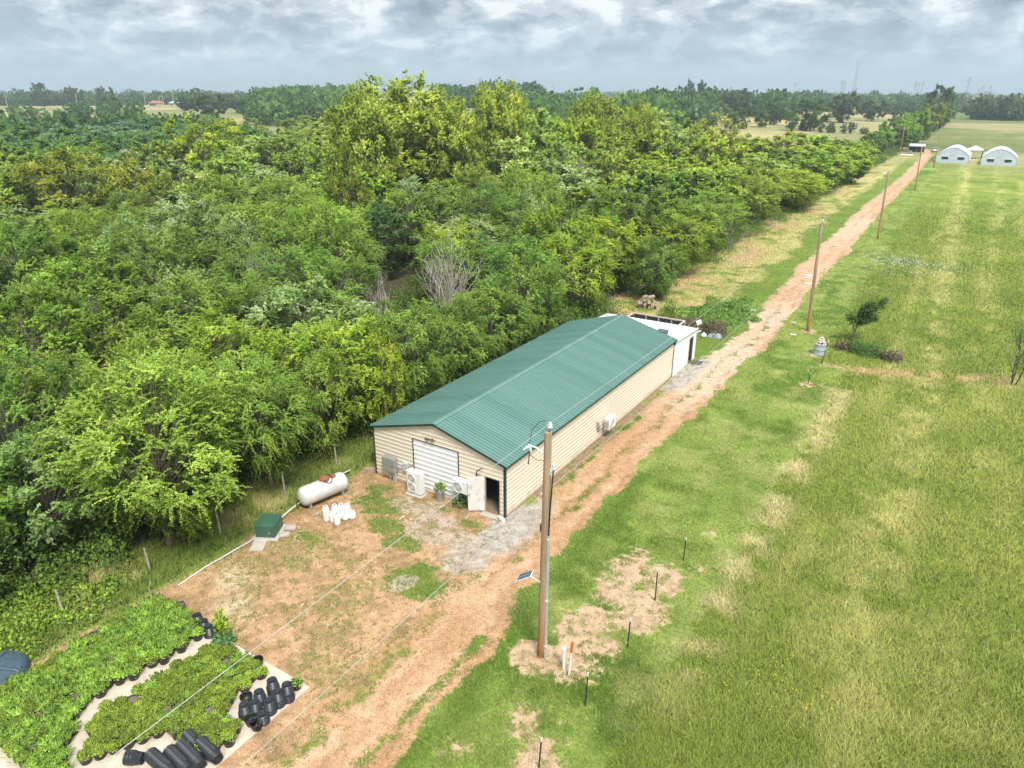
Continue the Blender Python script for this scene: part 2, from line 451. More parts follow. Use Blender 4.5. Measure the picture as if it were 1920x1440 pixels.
    ygr = lerp(K(.150, .205, .042)[None]*one, K(.30, .28, .10), sstep(.40, .64, n_f*.6+n_sm*.4))
    yd = .30*sstep(.40, .66, fbm(x, y, .42, 4, 97))+.12
    for cx, cy_, rx, ry, a in ((-.6, -6.2, 1.35, 1.0, 1), (-5.9, -2.3, 1.5, 1.1, .75), (-4.6, -3.6, 1.2, .7, .7), (-7.2, -1.2, 1.0, .8, .65), (-3.0, -4.4, 1.0, .8, .65), (-6.8, -6.4, 1.2, .8, .58),
                               (-1.2, -1.4, .9, .5, .65), (-6.0, -8.2, .8, .7, .52), (.3, -4.4, .7, .9, .6), (-3.4, -1.0, 1.0, .35, .65), (-2.0, -2.6, 1.6, .9, .45), (.6, -2.6, .7, .8, .5)):
        gp = a*blob(x, y, cx, cy_, rx, ry, (n_sm-.5)*1.3+(n_f-.5)*.5, .6)
        ygr = lerp(ygr, K(.120, .185, .034), gp*.8); yd = np.maximum(yd, gp)
    c = lerp(c, ygr, yard); veg = veg*(1-yard)+yard*yd; h = h*(1-yard)+yard*(.06+.08*n_sm)
    # the drive itself
    rd = (y < 300)*1.0
    road = sstep(-.5, .5, x-Lr)*sstep(.5, -.5, x-Rr)*rd
    rc = lerp(K(.520, .325, .190)[None]*one, K(.43, .250, .130), sstep(.40, .64, fbm(x*1.6, y*.5, .35, 4, 101)))
    pale = np.maximum(blob(x, y, 2.4, 42, 1.9, 6, n_sm-.5), np.maximum(blob(x, y, .9, 100, 1.7, 12, n_sm-.5), blob(x, y, 2.2, 27, 2.2, 9, n_sm-.5)))
    rc = lerp(rc, K(.60, .49, .37), pale*.8)
    rc = lerp(rc, K(.56, .40, .27), sstep(20, 70, y)*.5)
    wob = .12*np.sin(y*.21)+.08*np.sin(y*.53+1)
    f_ = (x-Lr)/np.maximum(Rr-Lr, .5)
    for fr_ in (.27, .70):
        rut = np.exp(-((f_-fr_-wob*.3)/.085)**2)*(.35+.65*sstep(.35, .6, n_sm))
        rc = lerp(rc, K(.60, .42, .275), rut*.6)
        rc = lerp(rc, K(.30, .165, .085), np.exp(-((f_-fr_-.135-wob*.3)/.035)**2)*sstep(.42, .62, n_sm)*.65)
    bare = lerp(bare, rc, sstep(.2, .7, road))
    mid = np.exp(-((f_-.49)/.085)**2)*(y > -3)*(y < 45)*.52
    edge = np.maximum(np.exp(-((x-3.9)/.32)**2)*.60*(y < -7.5), np.exp(-((x-Lr-.25)/.5)**2)*.52*(y < -4))
    tuft = np.clip(np.maximum(mid, edge)+(n_sm-.5)*.55*(np.maximum(mid, edge) > .06), 0, 1)
    veg = veg*(1-road)+road*np.maximum(tuft, .04); h = np.where(road > .5, .07, h)
    c = lerp(c, K(.130, .190, .036), road*(tuft > .1)*.8)
    # grey stone laid at the corner of the barn, thinning into weeds
    gr = np.maximum(blob(x, y, 1.0, -.4, 1.35, 2.6, (n_sm-.5)*.9, .3), np.maximum(blob(x, y, -1.6, -2.7, 1.8, .85, (n_sm-.5)*1.9+(n_f-.5)*1.1, .3)*.55, blob(x, y, .4, -3.6, 1.2, 1.2, (n_sm-.5)*1.6, .3)*.75))
    gr = np.maximum(gr, np.maximum(blob(x, y, .75, 24, .8, 4.6, (n_sm-.5)*.6, .2), blob(x, y, -4.0, -1.6, 1.7, .8, (n_sm-.5)*1.9+(n_f-.5), .3)*.55))
    gr = np.maximum(gr, blob(x, y, -.9, -6.6, .5, .6, (n_sm-.5)*1.2, .3)*.7)
    gr = gr*(1-sstep(1.3, 2.6, x-(n_sm-.5)))
    bare = lerp(bare, lerp(K(.46, .425, .375)[None]*one, K(.32, .285, .25), sstep(.35, .7, n_f)), gr)
    veg = veg*(1-.75*gr)+gr*.38*sstep(.44, .6, n_sm)*(x < .3)*(y < 0)
    # narrow strip along the side wall
    sw = sstep(.75, .45, x+(n_sm-.5)*.5)*(x > -.3)*(y > 2.5)*(y < 20)
    bare = lerp(bare, K(.28, .205, .12), sw); veg = np.where(sw > .5, .5*sstep(.36, .6, n_sm), veg)
    # rough weeds and the floor of the wood
    wd = sstep(-9.1, -10.2, x+(n_sm-.5)*1.2)*(y < 27)
    wc = lerp(K(.150, .215, .040)[None]*one, K(.42, .39, .17), sstep(.50, .68, n_mid*.5+n_sm*.5))
    c = lerp(c, wc, wd); veg = np.where(wd > .5, 1, veg); h = np.where(wd > .5, .22+.35*n_mid, h)
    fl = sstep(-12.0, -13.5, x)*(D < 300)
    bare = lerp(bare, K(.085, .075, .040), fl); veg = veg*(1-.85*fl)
    return np.clip(c, 0.01, 1), np.clip(bare, .01, 1), np.clip(veg, 0, 1), h, road

def axis(lo, hi, step, far_lo, far_hi, grow=1.07):
    a = list(np.arange(lo, hi, step)); s = step
    v = a[-1]
    while v < far_hi: s *= grow; v += s; a.append(v)
    s = step; v = lo; pre = []
    while v > far_lo: s *= grow; v -= s; pre.append(v)
    return np.array(pre[::-1]+a)
gx = axis(-14, 26, .16, -9000, 7000); gy = axis(-22, 52, .16, -200, 11000, 1.028)
X, Y = np.meshgrid(gx, gy, indexing='xy')
xf, yf = X.ravel(), Y.ravel()
gc, gb, gv, gh, groad = fields(xf, yf)
micro = (fbm(xf, yf, 1.7, 3, 5)-.5)*.05*(1-groad)*sstep(-8.6, -9.2, xf) + (fbm(xf, yf, .8, 2, 6)-.5)*.06*(xf > 4.5)
micro = np.where(np.hypot(xf-CAM[0], yf-CAM[1]) < 120, micro, 0)
zf = terrain(xf, yf)+micro
nx, ny = len(gx), len(gy)
ii, jj = np.meshgrid(np.arange(nx-1), np.arange(ny-1), indexing='xy')
q = (jj*nx+ii).ravel()
quads = np.stack([q, q+1, q+nx+1, q+nx], 1)

def ground_mat():
    m, nt, bs, out = new_mat('earth_and_grass')
    at = nd(nt, 'ShaderNodeAttribute', attribute_name='col'); ab = nd(nt, 'ShaderNodeAttribute', attribute_name='col_bare'); av = nd(nt, 'ShaderNodeAttribute', attribute_name='veg')
    geo = nd(nt, 'ShaderNodeNewGeometry'); pos = geo.outputs['Position']
    # grass: streaky blotches; bare earth: stones of several sizes
    g1 = noise(nt, 9, 5, .7, pos, .6); g2 = noise(nt, .9, 4, .6, pos)
    gmul = ramp(nt, g1, [(.30, (.52, .55, .48)), (.5, (1, 1, 1)), (.72, (1.5, 1.42, 1.35))])
    gmul2 = ramp(nt, g2, [(.3, (.82, .84, .80)), (.7, (1.18, 1.15, 1.12))])
    g3 = noise(nt, .16, 6, .68, pos, .4, (.7, 1, 1)); g4 = noise(nt, .018, 5, .6, pos, .6, (.5, 1, 1))
    gmul3 = ramp(nt, g3, [(.32, (.74, .79, .72)), (.5, (1, 1, 1)), (.68, (1.24, 1.18, 1.18))])
    gmul4 = ramp(nt, g4, [(.34, (.80, .86, .78)), (.5, (1, 1, 1)), (.66, (1.2, 1.12, 1.15))])
    gcol = mix(nt, 1, mix(nt, 1, at.outputs['Color'], gmul, 'MULTIPLY'), gmul2, 'MULTIPLY')
    gcol = mix(nt, 1, mix(nt, 1, gcol, gmul3, 'MULTIPLY'), gmul4, 'MULTIPLY')
    v = nd(nt, 'ShaderNodeTexVoronoi'); v.inputs['Scale'].default_value = 21; nt.links.new(pos, v.inputs['Vector'])
    v2 = nd(nt, 'ShaderNodeTexVoronoi'); v2.inputs['Scale'].default_value = 47; nt.links.new(pos, v2.inputs['Vector'])
    sepc = nd(nt, 'ShaderNodeSeparateColor'); nt.links.new(v.outputs['Color'], sepc.inputs[0])
    sepc2 = nd(nt, 'ShaderNodeSeparateColor'); nt.links.new(v2.outputs['Color'], sepc2.inputs[0])
    smul = ramp(nt, sepc.outputs[0], [(0, (.74, .70, .67)), (.12, (.97, .96, .95)), (.86, (1.01, 1.01, 1.01)), (.96, (1.12, 1.15, 1.18)), (1, (1.25, 1.32, 1.4))])
    smul2 = ramp(nt, sepc2.outputs[0], [(0, (.72, .69, .66)), (.5, (1, 1, 1)), (1, (1.25, 1.28, 1.3))])
    e1 = noise(nt, 2.3, 5, .65, pos)
    emul = ramp(nt, e1, [(.3, (.84, .80, .77)), (.7, (1.14, 1.15, 1.16))])
    ecol = mix(nt, 1, mix(nt, 1, mix(nt, 1, ab.outputs['Color'], smul, 'MULTIPLY'), smul2, 'MULTIPLY'), emul, 'MULTIPLY')
    # plants end in ragged edges: the overgrown share is cut with a fine noise
    gf = noise(nt, 5.5, 6, .72, pos, .5)
    sm_ = nd(nt, 'ShaderNodeMath', operation='MULTIPLY_ADD'); nt.links.new(gf, sm_.inputs[0]); sm_.inputs[1].default_value = 1.5; nt.links.new(av.outputs['Fac'], sm_.inputs[2])
    mr = nd(nt, 'ShaderNodeMapRange', clamp=True); nt.links.new(sm_.outputs[0], mr.inputs[0]); mr.inputs[1].default_value = 1.16; mr.inputs[2].default_value = 1.34
    c = mix(nt, mr.outputs[0], ecol, gcol)
    nt.links.new(c, bs.inputs['Base Color'])
    bs.inputs['Roughness'].default_value = .95; bs.inputs['Specular IOR Level'].default_value = .1
    hgt = nd(nt, 'ShaderNodeMath', operation='ADD'); nt.links.new(g1, hgt.inputs[0]); nt.links.new(sepc.outputs[1], hgt.inputs[1])
    bump(nt, bs, hgt.outputs[0], .28, .025)
    return m
GM = ground_mat()
me = mesh_np('ground', np.stack([xf, yf, zf], 1), 4, quads, GM, {'col': gc, 'col_bare': gb, 'veg': gv}, True)
ground = tag(link('ground', me), kind='structure')
def sheet(name, sel, dz):
    f = quads[sel]; used, inv = np.unique(f.ravel(), return_inverse=True)
    me = mesh_np(name, np.stack([xf[used], yf[used], zf[used]+dz], 1), 4, inv, GM, {'col': gc[used], 'col_bare': gb[used], 'veg': gv[used]}, True)
    return tag(link(name, me), kind='structure')
sheet('dirt_road', (groad[quads].mean(1) > .45) & (yf[quads[:, 0]] > -24) & (yf[quads[:, 0]] < 299), .004)

# blades of grass: one sheet of loose tufts each for mown verge, field and weeds
def blades(n, dmin, dmax, power=1.0, hmul=1.0, region=None, seed=1):
    r = np.random.default_rng(seed)
    # spread over the ground with fewer, broader tufts farther away
    u = r.random(n); d = dmin*(dmax/dmin)**(u**power)
    az = YAW+r.uniform(-.74, 1.02, n)
    x = CAM[0]+np.sin(az)*d; y = CAM[1]+np.cos(az)*d
    keep = (x > -14.5) & ((x > 0.3) | (y < -.1) | (y > 28) | (x < -8.9)) & ~((x > -8.8) & (x < .3) & (y < -12.85))
    if region is not None: keep &= region(x, y)
    x, y, d = x[keep], y[keep], d[keep]
    c, b, den, h, road = fields(x, y)
    fine_ = fbm(x, y, 5.5, 3, 77)
    den = sstep(1.06, 1.30, den+fine_*1.5-.0)
    k = r.random(len(x)) < den*sstep(190, 110, d)
    return x[k], y[k], d[k], c[k], h[k]*hmul
def grass_object(name, label, x, y, d, c, h, seed=2, lean=.55, wid=.007):
    r = np.random.default_rng(seed); n = len(x)
    a = r.uniform(0, 2*np.pi, n); t = r.uniform(0, 2*np.pi, n)
    w = (wid+.00036*d)*r.uniform(.6, 1.4, n); hh = .8*h*r.uniform(.5, 1.35, n)
    le = hh*lean*r.uniform(.1, 1.0, n)
    z = terrain(x, y)
    p0 = np.stack([x-np.cos(a)*w, y-np.sin(a)*w, z-.01], 1); p1 = np.stack([x+np.cos(a)*w, y+np.sin(a)*w, z-.01], 1)
    p2 = np.stack([x+np.cos(t)*le, y+np.sin(t)*le, z+hh], 1)
    v = np.stack([p0, p1, p2], 1).reshape(-1, 3)
    cc = 1.4*c*r.uniform(.68, 1.36, n)[:, None]*np.stack([r.uniform(.88, 1.15, n), np.ones(n), r.uniform(.8, 1.1, n)], 1)
    dry = r.random(n) < .10
    cc[dry] = cc[dry]*.35+np.array([.52, .47, .22])*.65
    cc = np.repeat(np.clip(cc, .005, .9), 3, 0)
    me = mesh_np(name, v, 3, np.arange(3*n), vcol_mat('grass_blade', .75, .3), {'col': cc})
    return tag(link(name, me), label, 'grass', None, 'stuff')
x, y, d, c, h = blades(2100000, 13.5, 190, .85, 1.0, None, 5)
tall = (h > .17) & (d > 0)
weed = x < -8.8
s = ~tall & ~weed
grass_object('mown_grass', 'short mown grass beside the orange dirt drive', x[s], y[s], d[s], c[s], h[s], 3)
s = tall & ~weed
grass_object('field_grass', 'rank yellow green pasture grass of the open field', x[s], y[s], d[s], c[s], h[s]*.85, 4, 1.15)
s = weed
grass_object('weeds', 'rough weeds and grass along the edge of the wood', x[s], y[s], d[s], c[s], h[s], 6, .8, .016)

def flower_patch(name, label, x, y, size, col, seed, hz=.3):
    r = np.random.default_rng(seed); n = len(x); k = 5
    x = np.repeat(x, k)+r.normal(0, .16, n*k); y = np.repeat(y, k)+r.normal(0, .16, n*k); n = len(x)
    s = size*r.uniform(.5, 1.2, n); z = terrain(x, y)+hz*r.uniform(.7, 1.3, n); a = r.uniform(0, 6.3, n)
    v = []
    for q_ in range(4):
        t = a+q_*np.pi/2; v.append(np.stack([x+np.cos(t)*s, y+np.sin(t)*s, z+np.sin(t*2)*s*.3], 1))
    v = np.stack(v, 1).reshape(-1, 3)
    me = mesh_np(name, v, 4, np.arange(4*n), worn(name+'_petal', col, .7, .15, 8))
    return tag(link(name, me), label, 'flowers', None, 'stuff')
r = np.random.default_rng(77)
u = r.uniform(0, 1, (1500, 2)); fx = 10.5+u[:, 0]*22; fy = -12+u[:, 1]*85
kk = (fbm(fx, fy, .22, 3, 201) > .60)
flower_patch('yellow_wildflowers', 'scattered small yellow wildflowers in the field grass', fx[kk], fy[kk], .028, (.62, .46, .03), 5)
fx = np.concatenate([r.normal(9.6, 2.3, 200), r.normal(14.5, 2.6, 50)]); fy = np.concatenate([r.normal(75.5, 3.2, 200), r.normal(73, 4, 50)])
flower_patch('white_wildflowers', 'patch of small white wildflowers in the grass beside the poles', fx, fy, .055, (.75, .76, .70), 6)

# loose stones on the drive and yard
def stones(name, label, n, region, smin, smax, cols, seed):
    r = np.random.default_rng(seed); x = r.uniform(-9.4, 4.8, n*3); y = -22+r.random(n*3)**1.5*78
    c, b, veg, h, road = fields(x, y)
    k = region(x, y, veg, road) & ~((x > -8.9) & (x < .25) & (y < -12.8)) & ((x > .05) | (y < -.05) | (y > 28)); x, y = x[k][:n], y[k][:n]; b = b[k][:n]; n = len(x)
    s = smin+(smax-smin)*r.random(n)**2.5; s = s*(1+np.hypot(x-CAM[0], y-CAM[1])/90)
    base = np.array([(1, 0, -.1), (-.5, .87, -.1), (-.5, -.87, -.1), (.15, .1, .75)])
    a = r.uniform(0, 6.28, n); ca, sa = np.cos(a)[:, None], np.sin(a)[:, None]
    jit_ = base[None]*r.uniform(.6, 1.3, (n, 4, 1))+r.normal(0, .12, (n, 4, 3))
    px = (jit_[:, :, 0]*ca-jit_[:, :, 1]*sa)*s[:, None]+x[:, None]; py = (jit_[:, :, 0]*sa+jit_[:, :, 1]*ca)*s[:, None]+y[:, None]
    pz = jit_[:, :, 2]*s[:, None]+terrain(x, y)[:, None]+.004
    V = np.stack([px, py, pz], 2).reshape(-1, 3)
    idx = (np.arange(n)*4)[:, None]+np.array([0, 1, 3, 1, 2, 3, 2, 0, 3])[None]
    pick = r.integers(0, len(cols), n); cc = np.array(cols)[pick]*.55+b*.45; cc = cc*r.uniform(.6, 1.3, n)[:, None]
    me = mesh_np(name, V, 3, idx.reshape(-1), vcol_mat('stone', .9, 0), {'col': np.repeat(np.clip(cc, .01, .95), 4, 0)})
    return tag(link(name, me), label, 'gravel', None, 'stuff')
stones('loose_gravel', 'loose stones and clods scattered over the orange drive and yard', 26000, lambda x, y, v, rd: (v < .75), .010, .046, [(.62, .50, .38), (.30, .19, .11), (.48, .30, .17), (.20, .13, .08), (.56, .48, .40)], 21)
stones('white_gravel', 'grey and white crushed stone at the corner of the barn', 12000, lambda x, y, v, rd: (np.hypot((x-.9)/1.3, (y+.6)/2.8) < 1.05) | (np.hypot((x+1.6)/2.0, (y+2.7)/1.0) < 1) | (np.hypot((x-.8)/.9, (y-24)/4.6) < 1), .012, .040, [(.72, .70, .66), (.50, .47, .43), (.30, .28, .26), (.80, .78, .75)], 22)

# ------------------------------------------------------------------ trees
LEAF = {
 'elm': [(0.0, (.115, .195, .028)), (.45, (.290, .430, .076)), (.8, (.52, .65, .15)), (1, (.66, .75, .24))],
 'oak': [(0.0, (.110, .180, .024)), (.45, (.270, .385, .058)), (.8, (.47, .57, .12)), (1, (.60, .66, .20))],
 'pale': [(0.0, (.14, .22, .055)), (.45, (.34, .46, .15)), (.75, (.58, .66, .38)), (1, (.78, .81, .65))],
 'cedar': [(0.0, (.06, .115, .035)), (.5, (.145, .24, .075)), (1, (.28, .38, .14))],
}
def unit(v): return v/np.maximum(np.linalg.norm(v, axis=-1, keepdims=True), 1e-9)
def crown_mesh(name, seed, R, H, z0, kind, nclump, ntwig, nleaf, tl, ll, spread=1.0, top=1.0, lw=.42, droop=.32):
    """leaf-sized faces on arching twigs that leave limb ends spread through an uneven crown"""
    r = np.random.default_rng(seed)
    Hc = H-z0; cz = z0+Hc*.48
    d = unit(r.normal(size=(nclump*3, 3)))
    lump = 1+.22*np.sin(d[:, 0]*3.1+seed)*np.cos(d[:, 1]*2.7+seed*.7)+.14*np.sin(d[:, 2]*5+d[:, 0]*4+seed*1.3)
    lump = np.minimum(lump, 1.22-.14*np.maximum(d[:, 2], 0))
    rad = np.where(r.random(len(d)) < .78, r.uniform(.78, 1.0, len(d)), r.uniform(.3, .78, len(d)))*lump
    c = np.stack([d[:, 0], d[:, 1], np.sign(d[:, 2])*np.abs(d[:, 2])**np.where(d[:, 2] > 0, .72, 1.0)], 1)*np.stack([R*rad, R*rad, Hc*.5*rad*np.where(d[:, 2] > 0, top, 1)], 1)
    # fuller above the middle, narrower at the foot
    zz = (c[:, 2]/(Hc*.5)); c[:, :2] *= np.clip(1.02-.30*np.maximum(-zz, 0)-.05*np.maximum(zz, 0)**2, .25, 1.1)[:, None]
    # keep clumps apart so gaps stay between them
    keep = []; md = (R*R*Hc/nclump)**(1/3)*.62
    for i in range(len(c)):
        if all(np.sum((c[i]-c[j])**2) > md*md for j in keep): keep.append(i)
        if len(keep) >= nclump: break
    c = c[keep]; n = len(c); out = unit(c*np.array([1, 1, R/(Hc*.5)])+1e-6)
    ctint = r.normal(0, .13, n)
    N = n*ntwig
    ci = np.repeat(np.arange(n), ntwig)
    td = unit(out[ci]*.75+np.array([.16, .05, .42])+r.normal(0, .62*spread, (N, 3)))
    L = tl*r.uniform(.55, 1.25, N)
    st = c[ci]+r.normal(0, .10*R, (N, 3))*.6-td*L[:, None]*.25
    ttint = ctint[ci]+r.normal(0, .08, N)
    M = N*nleaf; ti = np.repeat(np.arange(N), nleaf)
    t = np.tile((np.arange(nleaf)+.5)/nleaf, N)+r.uniform(-.4, .4, M)/nleaf
    LL = L[ti]
    p = st[ti]+td[ti]*(LL*t)[:, None]
    p[:, 2] -= droop*LL*t*t
    side = unit(np.cross(td[ti], np.array([0, 0, 1.0]))+r.normal(0, .25, (M, 3)))*np.where(np.arange(M) % 2 == 0, 1, -1)[:, None]
    ld = unit(td[ti]*.75+side*.8+r.normal(0, .35, (M, 3))-np.array([0, 0, .22*droop]))
    nrm = unit(np.array([0, 0, 1.0])+r.normal(0, .55, (M, 3))+out[ci][ti]*.5)
    wv = unit(np.cross(ld, nrm)); s = ll*r.uniform(.65, 1.3, M)*(1.1-.35*t)
    no = unit(out[ci][ti]*.55+unit(p-c[ci][ti]*.92)*.65)
    a = p; b = p+ld*(s*.5)[:, None]+wv*(s*lw)[:, None]*.9; cc = p+ld*s[:, None]; e = p+ld*(s*.5)[:, None]-wv*(s*lw)[:, None]*.9
    v = np.stack([a, b, cc, e], 1).reshape(-1, 3)
    kz = (H-cz)/np.percentile(v[:, 2], 99.6); kr = R/np.percentile(np.hypot(v[:, 0], v[:, 1]), 97)
    v[:, 2] *= kz; v[:, :2] *= kr; c = c*np.array([kr, kr, kz])
    v[:, 2] += cz
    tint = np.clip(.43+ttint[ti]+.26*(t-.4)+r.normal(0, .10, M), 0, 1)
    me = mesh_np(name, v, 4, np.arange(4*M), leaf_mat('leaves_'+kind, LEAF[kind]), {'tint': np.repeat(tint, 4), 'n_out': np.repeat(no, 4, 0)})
    return me, c+np.array([0, 0, cz])
def trunk_mesh(name, seed, R, H, z0, tips, rt, mat, extra=0, sub=5):
    r = random.Random(seed); mb = MB()
    n = 6; ax = []
    wx, wy = r.uniform(-.07, .07), r.uniform(-.07, .07)
    for i in range(n+1):
        t = i/n; ax.append(Vector((wx*H*t*t+r.uniform(-.02, .02)*H*t, wy*H*t*t+r.uniform(-.02, .02)*H*t, -.15+H*.86*t)))
    mb.path(ax, [rt*(1.25 if i == 0 else 1-.13*i) for i in range(n+1)], 7)
    for c in tips:
        c = Vector(c); t = min(.9, max(.12, (c.z/H)*.55)); k = t*n; i = int(k); s = ax[i].lerp(ax[min(i+1, n)], k-i)
        m = s.lerp(c, .5)+Vector((r.uniform(-.1, .1), r.uniform(-.1, .1), .06))*R
        mb.path([s, m, c], [rt*.26*(1-.5*t), rt*.13, rt*.04], sub, False)
    me_o = mb.build(name, mat); me = me_o.data; bpy.data.objects.remove(me_o); return me
BARK = worn('bark', (.16, .125, .095), .9, .4, 3, stain=(.30, .27, .23), stain_at=(.5, .7), streak=True)
DEADWOOD = worn('dead_wood', (.44, .38, .34), .9, .25, 4, streak=True)
VAR = {}
def variant(key, seed, R, H, z0, kind, nclump, ntwig, nleaf, tl, ll, rt, **k):
    cm, tips = crown_mesh('crown', seed, R, H, z0, kind, nclump, ntwig, nleaf, tl, ll, **k)
    tm = trunk_mesh('trunk', seed, R, H, z0, tips[::max(1, len(tips)//60)], rt, BARK)
    VAR.setdefault(key, []).append((cm, tm, R, H))
# near trees with fine sprays, farther ones with coarser leaves; every one about 8 units tall, scaled when placed
for s in range(7): variant('elm', 11+s, 3.1+.25*(s % 3), 8.0, .5+.25*(s % 2), 'elm', 150, 15, 26, .92, .104, .13, top=1.05, droop=.42, spread=1.05)
for s in range(2): variant('front', 211+s, 3.2, 8.0, (.5, 2.0)[s], 'elm', 150, 16, 32, 1.0, .084, .13, top=1.1, droop=.40)
for s in range(4): variant('oak', 31+s, 3.2, 8.0, 1.0, 'oak', 80, 24, 18, .58, .145, .17, spread=1.45, droop=.15)
for s in range(3): variant('pecan', 131+s, 3.3, 8.0, 1.2, 'oak', 230, 15, 12, .50, .17, .12, spread=1.5, droop=.15, top=1.0)
for s in range(3): variant('pale', 51+s, 3.2, 8.0, .8, 'pale', 84, 20, 20, .70, .135, .14, spread=1.3, droop=.25)
for s in range(2): variant('cedar', 61+s, 2.1, 8.0, .3, 'cedar', 95, 16, 14, .62, .15, .15, spread=1.1, droop=.05, top=1.15)
for s in range(4): variant('far_elm', 71+s, 3.5, 8.0, .4, 'elm', 62, 12, 10, 1.2, .36, .16, top=1.0, droop=.3)
for s in range(4): variant('far_oak', 81+s, 3.6, 8.0, .6, 'oak', 56, 14, 9, .75, .40, .19, spread=1.4, droop=.15)
for s in range(2): variant('far_pale', 91+s, 3.5, 8.0, .6, 'pale', 56, 13, 9, .8, .38, .16, spread=1.3, droop=.2)
def tree(name, x, y, H, Rw, key, i, label, group=None, col=(1, 1, 1), rz=None, lean=0.0):
    v = VAR[key][i % len(VAR[key])]
    o = thing(name, label, 'tree', (x, y, float(terrain(x, y))-.03), random.uniform(0, 6.28) if rz is None else rz, group)
    if lean: o.rotation_euler[0] = lean
    sc = H/v[3]; o.scale = (Rw/v[2], Rw/v[2], sc)
    for nm, me in (('trunk', v[1]), ('crown', v[0])):
        c = link(nm, me, o)
        if nm == 'crown': c.color = (*col, 1)
    return o
def jit(base, a=.16):
    k = random.uniform(1-a, 1+a); return tuple(b*k*random.uniform(.95, 1.05) for b in base)

placed = []
def put(x, y, rr): placed.append((x, y, rr))
named = 0
# trees that can be told apart, placed by their foot (px) or by column and distance
def named_tree(x, y, H, R, key, i, label, col=(1, 1, 1), name='tree', lean=0.0):
    tree(name, x, y, H, R, key, i, label, None, col, None, lean); put(x, y, R*.8)
named_tree(-11.8, -10.4, 9.3, 4.1, 'front', 0, 'big bright green feathery tree nearest the green utility box', (1.32, 1.33, 1.08), 'elm_tree', R_(3))
named_tree(-11.7, -4.5, 7.8, 2.7, 'front', 1, 'rounded feathery tree with bare trunk showing behind the long propane tank', (1.12, 1.18, 1.0), 'elm_tree')
named_tree(-12.6, -.2, 6.6, 2.5, 'elm', 2, 'low green tree between the propane tank and the left corner of the barn', (1.12, 1.1, .85), 'elm_tree')
named_tree(-10.7, 3.4, 6.9, 1.5, 'oak', 1, 'slim yellow green sapling against the left eave of the green roof', (1.55, 1.4, .8), 'sapling_tree')
named_tree(-15.4, -13.5, 6.3, 3.0, 'pale', 1, 'low bushy tree left of the big bright green feathery tree', (.85, 1.0, .72), 'bushy_tree')
named_tree(-19.6, -12.6, 8.6, 3.8, 'elm', 5, 'full green tree cut by the left rim of the picture above the weeds', (.78, .95, .78), 'elm_tree')
named_tree(-16.9, -16.4, 5.2, 2.8, 'oak', 0, 'low leafy tree at the left rim of the picture, nearest the weeds', (.8, 1.0, .75), 'bushy_tree')
named_tree(-14.6, -17.6, 3.2, 2.0, 'pale', 2, 'round low bush in the weeds at the left rim of the picture', (.85, 1.0, .7), 'bush')
x, y = P(757, 122); named_tree(x, y, 21.8, 9.2, 'pecan', 0, 'tallest tree of the wood, broad with a many lobed yellow green crown', (1.6, 1.42, 1.1), 'pecan_tree')
x, y = P(672, 112); named_tree(x, y, 19.5, 5.0, 'pecan', 1, 'tree leaning on the left flank of the tallest tree of the wood', (1.55, 1.42, 1.1), 'pecan_tree')
x, y = P(845, 118); named_tree(x, y, 18.2, 5.2, 'pecan', 3, 'tree on the right flank of the tallest tree of the wood', (1.6, 1.42, 1.1), 'pecan_tree')
x, y = P(937, 140); named_tree(x, y, 21.3, 5.6, 'pecan', 0, 'pointed second tallest tree right of the tallest one', (1.7, 1.5, 1.0), 'pecan_tree')
x, y = P(1110, 160); named_tree(x, y, 19.3, 5.2, 'pecan', 3, 'upright yellow green tree rising over the middle of the wood', (1.6, 1.4, .95), 'pecan_tree')
x, y = P(1345, 168); named_tree(x, y, 15.6, 7.0, 'pale', 0, 'wide pale yellow green tree at the right end of the wood', (1.35, 1.15, .55), 'pecan_tree')
x, y = P(1200, 175); named_tree(x, y, 17.8, 4.4, 'pecan', 2, 'yellow green tree between the upright tree and the wide pale one', (1.6, 1.4, .9), 'pecan_tree')
x, y = P(370, 150); named_tree(x, y, 15.8, 6.6, 'oak', 3, 'bright lime green round tree in the left part of the wood', (1.7, 1.55, .8), 'lime_tree')
x, y = P(80, 118); named_tree(x, y, 12.5, 7.0, 'oak', 1, 'wide olive tree with bronze tips at the left rim of the wood', (1.35, 1.1, .7), 'oak_tree')
x, y = P(215, 112); named_tree(x, y, 12.0, 4.6, 'oak', 2, 'olive tree beside the wide bronze tipped tree', (1.45, 1.2, .8), 'oak_tree')
x, y = P(300, 86); named_tree(x, y, 9.6, 4.2, 'pale', 0, 'silvery pale tree with leaves turned by the wind, left of centre in the wood', (1.15, 1.15, 1.05), 'silver_tree')
x, y = P(400, 76); named_tree(x, y, 9.0, 3.0, 'pale', 1, 'smaller silvery pale tree beside the larger silvery one', (1.1, 1.15, 1.05), 'silver_tree')
x, y = P(190, 74); named_tree(x, y, 9.0, 3.6, 'pale', 2, 'pale mint green tree in front of the silvery ones', (.95, 1.15, .95), 'silver_tree')
x, y = P(703, 82); named_tree(x, y, 9.2, 2.6, 'cedar', 0, 'dark green upright tree standing left of the bare grey tree', (1.0, 1.15, .9), 'cedar_tree')
x, y = P(905, 70); named_tree(x, y, 7.2, 2.1, 'cedar', 1, 'small blue green cedar right of the bare grey tree', (1.45, 1.5, 1.3), 'cedar_tree')
x, y = P(1000, 100); named_tree(x, y, 10.2, 4.4, 'elm', 3, 'round bright green tree in the middle of the wood', (1.1, 1.2, .8), 'elm_tree')
x, y = P(640, 100); named_tree(x, y, 10.0, 2.8, 'oak', 0, 'bronze green dense tree in the middle of the wood', (1.15, .95, .6), 'oak_tree')
